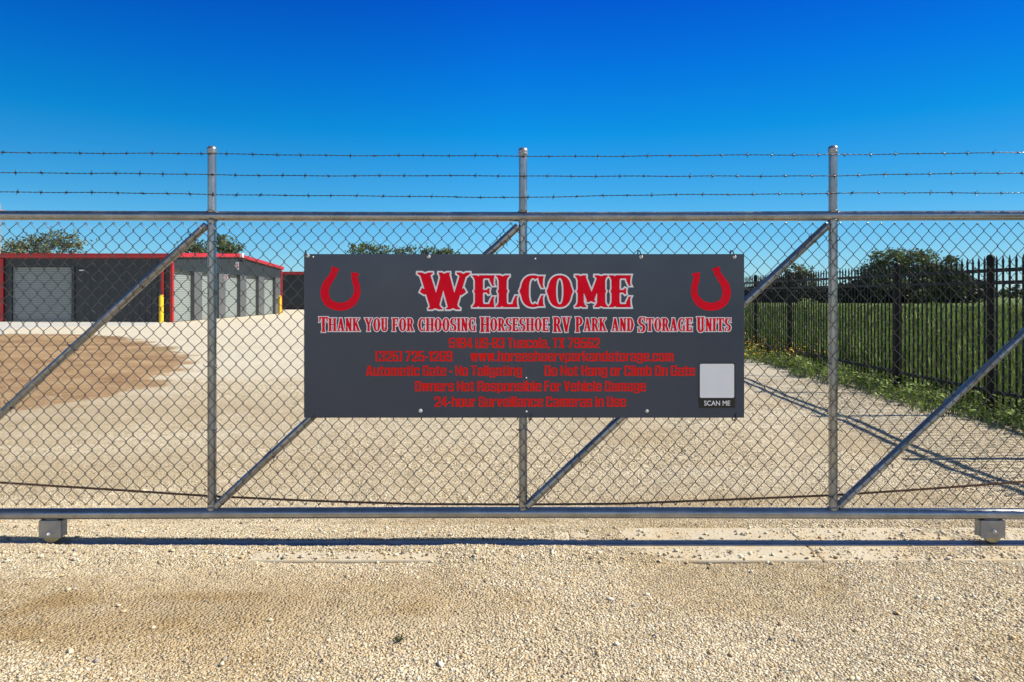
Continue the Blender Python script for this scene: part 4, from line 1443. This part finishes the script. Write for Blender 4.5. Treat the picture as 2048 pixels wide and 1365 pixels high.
# pole beyond the building
up = thing('utility_pole', 'grey pole rising behind the storage building at the left edge', 'pole', P(-3, 590, 55) - Vector((0, 0, CAM_Z)))
mb = MB(); mb.lathe((0, 0, -.2), [(.19, 0), (.15, 8.9), (.02, 8.95)], 14); mb.build('shaft', M['wood_pole'], up, True)
mb = MB(); mb.box((0, 0, 8.2), (.10, 1.6, .12)); mb.build('crossarm', M['wood_pole'], up)

# ------------------------------------------------------------------ trees
def leaf_cloud(lobes, n_clump, n_leaf, leaf, clump_r, shell=.55):
    """lobes: list of (centre, radii). Returns verts, faces, tint for small quads"""
    vol = np.array([r[0] * r[2] for _, r in lobes]); vol = vol / vol.sum()
    idx = rng.choice(len(lobes), n_clump, p=vol)
    C = np.array([tuple(c) for c, _ in lobes])[idx]
    Rr = np.array([tuple(r) for _, r in lobes])[idx]
    dr = rng.normal(size=(n_clump, 3)); dr /= np.linalg.norm(dr, axis=1)[:, None]
    rad = shell + (1.06 - shell) * rng.uniform(0, 1, n_clump) ** .7
    cc = C + dr * Rr * rad[:, None]
    ct = rng.uniform(0.1, 0.9, n_clump)
    m = n_clump * n_leaf
    crr = clump_r * rng.uniform(.6, 1.3, n_clump)
    off = rng.normal(size=(m, 3)) * np.repeat(crr, n_leaf)[:, None] * np.array([.6, .6, .42])
    p = np.repeat(cc, n_leaf, 0) + off
    nrm = rng.normal(size=(m, 3)) + np.array([0, 0, .6]); nrm /= np.linalg.norm(nrm, axis=1)[:, None]
    a = np.cross(nrm, rng.normal(size=(m, 3))); a /= np.linalg.norm(a, axis=1)[:, None]
    b = np.cross(nrm, a)
    s = leaf * rng.uniform(.6, 1.4, m)[:, None]
    V = np.stack([p - a * s, p + b * s * .45, p + a * s, p - b * s * .45], 1).reshape(-1, 3)
    tint = np.repeat(np.clip(np.repeat(ct, n_leaf) + rng.normal(0, .16, m), 0, 1), 4)
    return V, np.arange(m * 4), tint

def tree(name, label, cat, Y, lobes_px, leafmat_, n_clump, n_leaf=26, leaf=.16, clump_r=.5, base_px=None, group=None, depth=.8):
    L = []
    for px, py, rx, ry in lobes_px:
        c = P(px, py, Y); k = Y / F
        c.y += rng.uniform(-.5, .5) * rx * k * .6
        L.append((c, (rx * k, rx * k * depth, ry * k)))
    bx = base_px if base_px is not None else sum(l[0] for l in lobes_px) / len(lobes_px)
    base = Vector((P(bx, 0, Y).x, Y, float(ground_h(P(bx, 0, Y).x, Y)) - .05))
    t = thing(name, label, cat, base, 0, group)
    mb = LB(base)
    low = min(c.z - r[2] for c, r in L)
    top = max(c.z + r[2] for c, r in L)
    fork = base + Vector((rng.uniform(-.2, .2), 0, max(.6, (low - base.z) * .8 + .25 * (top - low) * .3)))
    H = top - base.z
    r0 = max(.10, H * .032)
    mb.tube([base, base.lerp(fork, .5) + Vector((rng.uniform(-.12, .12), 0, 0)), fork], [r0, r0 * .8, r0 * .62], 9)
    for c, r in L:
        mid = fork.lerp(c, .55) + Vector((rng.uniform(-.2, .2), rng.uniform(-.2, .2), .1 * H * .3))
        mb.tube([fork - Vector((0, 0, .05)), mid, c, c + Vector((rng.uniform(-.3, .3) * r[0], 0, r[2] * .6))], [r0 * .55, r0 * .34, r0 * .17, r0 * .05], 6)
        for q in range(4):
            e = c + Vector((rng.uniform(-.8, .8) * r[0], rng.uniform(-.8, .8) * r[1], rng.uniform(-.3, .85) * r[2]))
            mb.tube([mid.lerp(c, rng.uniform(.2, 1)), e], [r0 * .15, r0 * .03], 5)
    mb.build('trunk', M['bark'], t, True)
    V, Fc, tint = leaf_cloud(L, n_clump, n_leaf, leaf, clump_r)
    np_mesh('crown', V - np.array(tuple(base)), Fc, 4, leafmat_, t, {'tint': tint})
    return t
G = None
tree('broadleaf_tree', 'spreading olive green tree above the flat roof left of the brace', 'tree', 58,
     [(22, 500, 24, 18), (55, 492, 26, 20), (95, 482, 30, 20), (140, 488, 26, 22), (80, 520, 75, 26)], M['leaf_olive'], 210, 20, .13, .48, 85)
tree('broadleaf_tree', 'smaller olive tree behind the gable roof, half hidden by the brace', 'tree', 62,
     [(372, 497, 24, 14), (398, 500, 20, 14), (385, 520, 40, 18)], M['leaf_olive'], 80, 24, .15, .45, 385)
tree('broadleaf_tree', 'olive tree rising behind the gable roof right of the gate post', 'tree', 66,
     [(440, 487, 20, 15), (462, 500, 22, 16), (450, 520, 38, 18)], M['leaf_mid'], 90, 24, .15, .45, 450)
tree('feathery_tree', 'feathery green tree whose top shows over the left part of the sign', 'tree', 84,
     [(722, 502, 28, 15), (762, 503, 22, 13), (812, 500, 22, 18), (765, 530, 75, 24)], M['leaf_mid'], 170, 24, .18, .55, 765)
tree('feathery_tree', 'low green tree just clearing the sign beside the second brace', 'tree', 84,
     [(856, 507, 15, 10), (893, 511, 22, 10), (875, 532, 45, 18)], M['leaf_mid'], 80, 24, .18, .5, 876)
tree('field_tree', 'broad dark tree in the field behind the black picket fence', 'tree', 110,
     [(1788, 530, 40, 33), (1752, 553, 32, 30), (1832, 530, 34, 30), (1862, 548, 26, 26), (1770, 516, 16, 14), (1845, 512, 14, 12), (1800, 570, 78, 30)], M['leaf_mid'], 400, 25, .25, .80, 1800)
tree('field_tree', 'narrow dark tree at the right end of the tree clump beyond the picket fence', 'tree', 104,
     [(1900, 540, 18, 26), (1912, 565, 28, 26), (1890, 575, 26, 20)], M['leaf_dark'], 130, 26, .24, .7, 1902)
tree('field_tree', 'pale rounded tree on the skyline between sign and third gate post', 'tree', 140,
     [(1590, 558, 22, 26), (1610, 562, 22, 24), (1572, 570, 18, 20)], M['leaf_olive'], 110, 24, .30, .9, 1592)

# dark tree belt along the far edge of the field, and a low far treeline all along the horizon
def belt(name, label, segs, leafm, kind='stuff'):
    Vs, Fs_, Ts, o_ = [], [], [], 0
    for (x0_, x1_, Y, h, ncl, leaf) in segs:
        L = []
        nn = max(3, int(abs(x1_ - x0_) / (h * 1.6)))
        for k in range(nn):
            cx = x0_ + (x1_ - x0_) * (k + .5) / nn + rng.uniform(-.3, .3) * h
            hh = h * rng.uniform(.65, 1.15)
            L.append((Vector((cx, Y + rng.uniform(-2, 2), hh * .48)), (h * 1.15, h * 1.0, hh * .55)))
        V, Fc, ti = leaf_cloud(L, ncl, 26, leaf, h * .22, .3)
        Vs.append(V); Fs_.append(Fc + o_); Ts.append(ti); o_ += len(V)
    o = np_mesh(name, np.concatenate(Vs), np.concatenate(Fs_), 4, leafm, None, {'tint': np.concatenate(Ts)})
    return tag(o, label, 'trees', kind=kind)
belt('tree_belt', 'dark belt of scrub trees along the far edge of the green field', [(P(1440, 0, 118).x, P(1700, 0, 118).x, 118, 3.6, 650, .3), (P(1690, 0, 114).x, P(1965, 0, 114).x, 114, 4.6, 900, .3)], M['leaf_belt'])
belt('distant_treeline', 'low far line of trees along the horizon', [(-260, 40, 300, 5, 700, .8), (40, 330, 270, 4.6, 800, .8)], M['leaf_dark'])

# ------------------------------------------------------------------ field grass, weeds and flowers
def blades(x, y, hgt, wid, lean=.35, z=None):
    n = len(x)
    z = ground_h(x, y) if z is None else z
    a = rng.uniform(0, 2 * np.pi, n)
    dx, dy = np.cos(a), np.sin(a)
    ln = rng.uniform(.1, 1, n) * lean * hgt
    b = rng.uniform(0, 2 * np.pi, n)
    base = np.stack([x, y, z - .01], 1)
    side = np.stack([dx * wid, dy * wid, np.zeros(n)], 1)
    mid = base + np.stack([np.cos(b) * ln * .35, np.sin(b) * ln * .35, hgt * .6], 1)
    tip = base + np.stack([np.cos(b) * ln, np.sin(b) * ln, hgt], 1)
    V = np.stack([base - side, base + side, mid + side * .8, tip], 1)
    V2 = np.stack([base - side, mid + side * .8, tip, mid - side * .8], 1)
    Vv = np.stack([base - side, base + side, mid + side * .75, mid - side * .75, tip], 1).reshape(-1, 3)
    k = np.arange(n)[:, None] * 5
    f1 = (k + np.array([0, 1, 2])).reshape(-1); f2 = (k + np.array([0, 2, 3])).reshape(-1); f3 = (k + np.array([3, 2, 4])).reshape(-1)
    return Vv, np.concatenate([f1, f2, f3])
n = 52000
u = rng.uniform(0, 1, n)
y = 4.0 + 46 * u ** 1.6
x = FENCE_X(y) + .10 + rng.uniform(0, 1, n) ** 1.2 * (2.0 + .85 * y)
cl = vnoise(x, y, 1.1, 71) * .6 + vnoise(x, y, .35, 72) * .4
kp = rng.uniform(0, 1, n) < .25 + 1.1 * cl
x, y, cl = x[kp], y[kp], cl[kp]
h = (.10 + .50 * cl) * rng.uniform(.6, 1.4, len(x)) * (1 + y * .012)
V, Fc = blades(x, y, h, .006 + .0011 * y)
ti = np.repeat(np.clip(cl * .8 + rng.normal(.1, .2, len(x)), 0, 1), 5)
o = np_mesh('field_grass', V, Fc, 3, M['grass'], None, {'tint': ti})
tag(o, 'long green grass filling the field behind the picket fence', 'grass', kind='stuff')

def leafy(x, y, n_leaf, hgt, spread, leaf):
    """rosettes of broad leaves"""
    m = len(x) * n_leaf
    X = np.repeat(x, n_leaf); Y = np.repeat(y, n_leaf); H = np.repeat(hgt, n_leaf); Sp = np.repeat(spread, n_leaf)
    a = rng.uniform(0, 2 * np.pi, m)
    r = Sp * rng.uniform(.1, 1, m)
    z = ground_h(X, Y) + H * rng.uniform(.15, 1, m)
    c = np.stack([X + np.cos(a) * r, Y + np.sin(a) * r, z], 1)
    out = np.stack([np.cos(a), np.sin(a), rng.uniform(-.2, .9, m)], 1); out /= np.linalg.norm(out, axis=1)[:, None]
    sd_ = np.cross(out, rng.normal(size=(m, 3)) * .3 + np.array([0, 0, 1])); sd_ /= np.linalg.norm(sd_, axis=1)[:, None]
    s = leaf * rng.uniform(.5, 1.4, m)[:, None]
    V = np.stack([c - out * s, c + sd_ * s * .38, c + out * s, c - sd_ * s * .38], 1).reshape(-1, 3)
    return V, np.arange(m * 4), np.repeat(np.clip(rng.normal(.55, .28, m), 0, 1), 4)
n = 400
y = rng.uniform(5.0, 22, n)
x = WEED_EDGE(y) + .04 + rng.uniform(0, 1, n) ** .8 * .62 + .06
kp = rng.uniform(0, 1, n) < .20 + 1.25 * vnoise(x, y, .7, 81)
x, y = x[kp], y[kp]
V, Fc, ti = leafy(x, y, 55, rng.uniform(.08, .30, len(x)), rng.uniform(.08, .20, len(x)), .030)
o = np_mesh('weeds', V, Fc, 4, M['weed'], None, {'tint': ti})
tag(o, 'leafy green weeds growing along the foot of the picket fence', 'weeds', kind='stuff')
n = 6500
y = rng.uniform(4.6, 24, n)
x = WEED_EDGE(y) + rng.uniform(0, 1, n) * .85
kp = rng.uniform(0, 1, n) < .15 + 1.2 * vnoise(x, y, .45, 83)
x, y = x[kp], y[kp]
V, Fc = blades(x, y, rng.uniform(.05, .20, len(x)), .0055, .7)
o = np_mesh('verge_grass', V, Fc, 3, M['grass'], None, {'tint': np.repeat(rng.uniform(.2, 1, len(x)), 5)})
tag(o, 'ragged grass tufts where the gravel meets the picket fence', 'grass', kind='stuff')
n = 150
y = rng.uniform(12.2, 16.5, n); x = WEED_EDGE(y) + .1 + rng.uniform(0, .8, n)
V, Fc, ti = leafy(x, y, 5, rng.uniform(.30, .55, n), np.full(n, .05), .026)
o = np_mesh('wildflowers', V, Fc, 4, M['petal'])
tag(o, 'small yellow wildflowers among the weeds beside the sign edge', 'flowers', kind='stuff')

# one small green sprig in the gravel in front
ws = P(798, 1269, 1852 / 679.0)
w = thing('weed_sprig', 'tiny dark green sprig lying alone in the foreground gravel', 'plant', (ws.x, ws.y, float(ground_h(ws.x, ws.y))))
m_ = MB()
for k in range(14):
    a = k * .9; m_.tube([(0, 0, .004), (math.cos(a) * .012, math.sin(a) * .012, .012), (math.cos(a) * .02, math.sin(a) * .018, .008 + .01 * (k % 3))], [.002, .003, .001], 4)
m_.build('leaves', M['leaf_mid'], w)
m_ = MB(); m_.tube([(-.008, 0, 0), (0, 0, .006), (.010, .004, .010)], .0018, 5); m_.build('stalk', M['bark'], w)
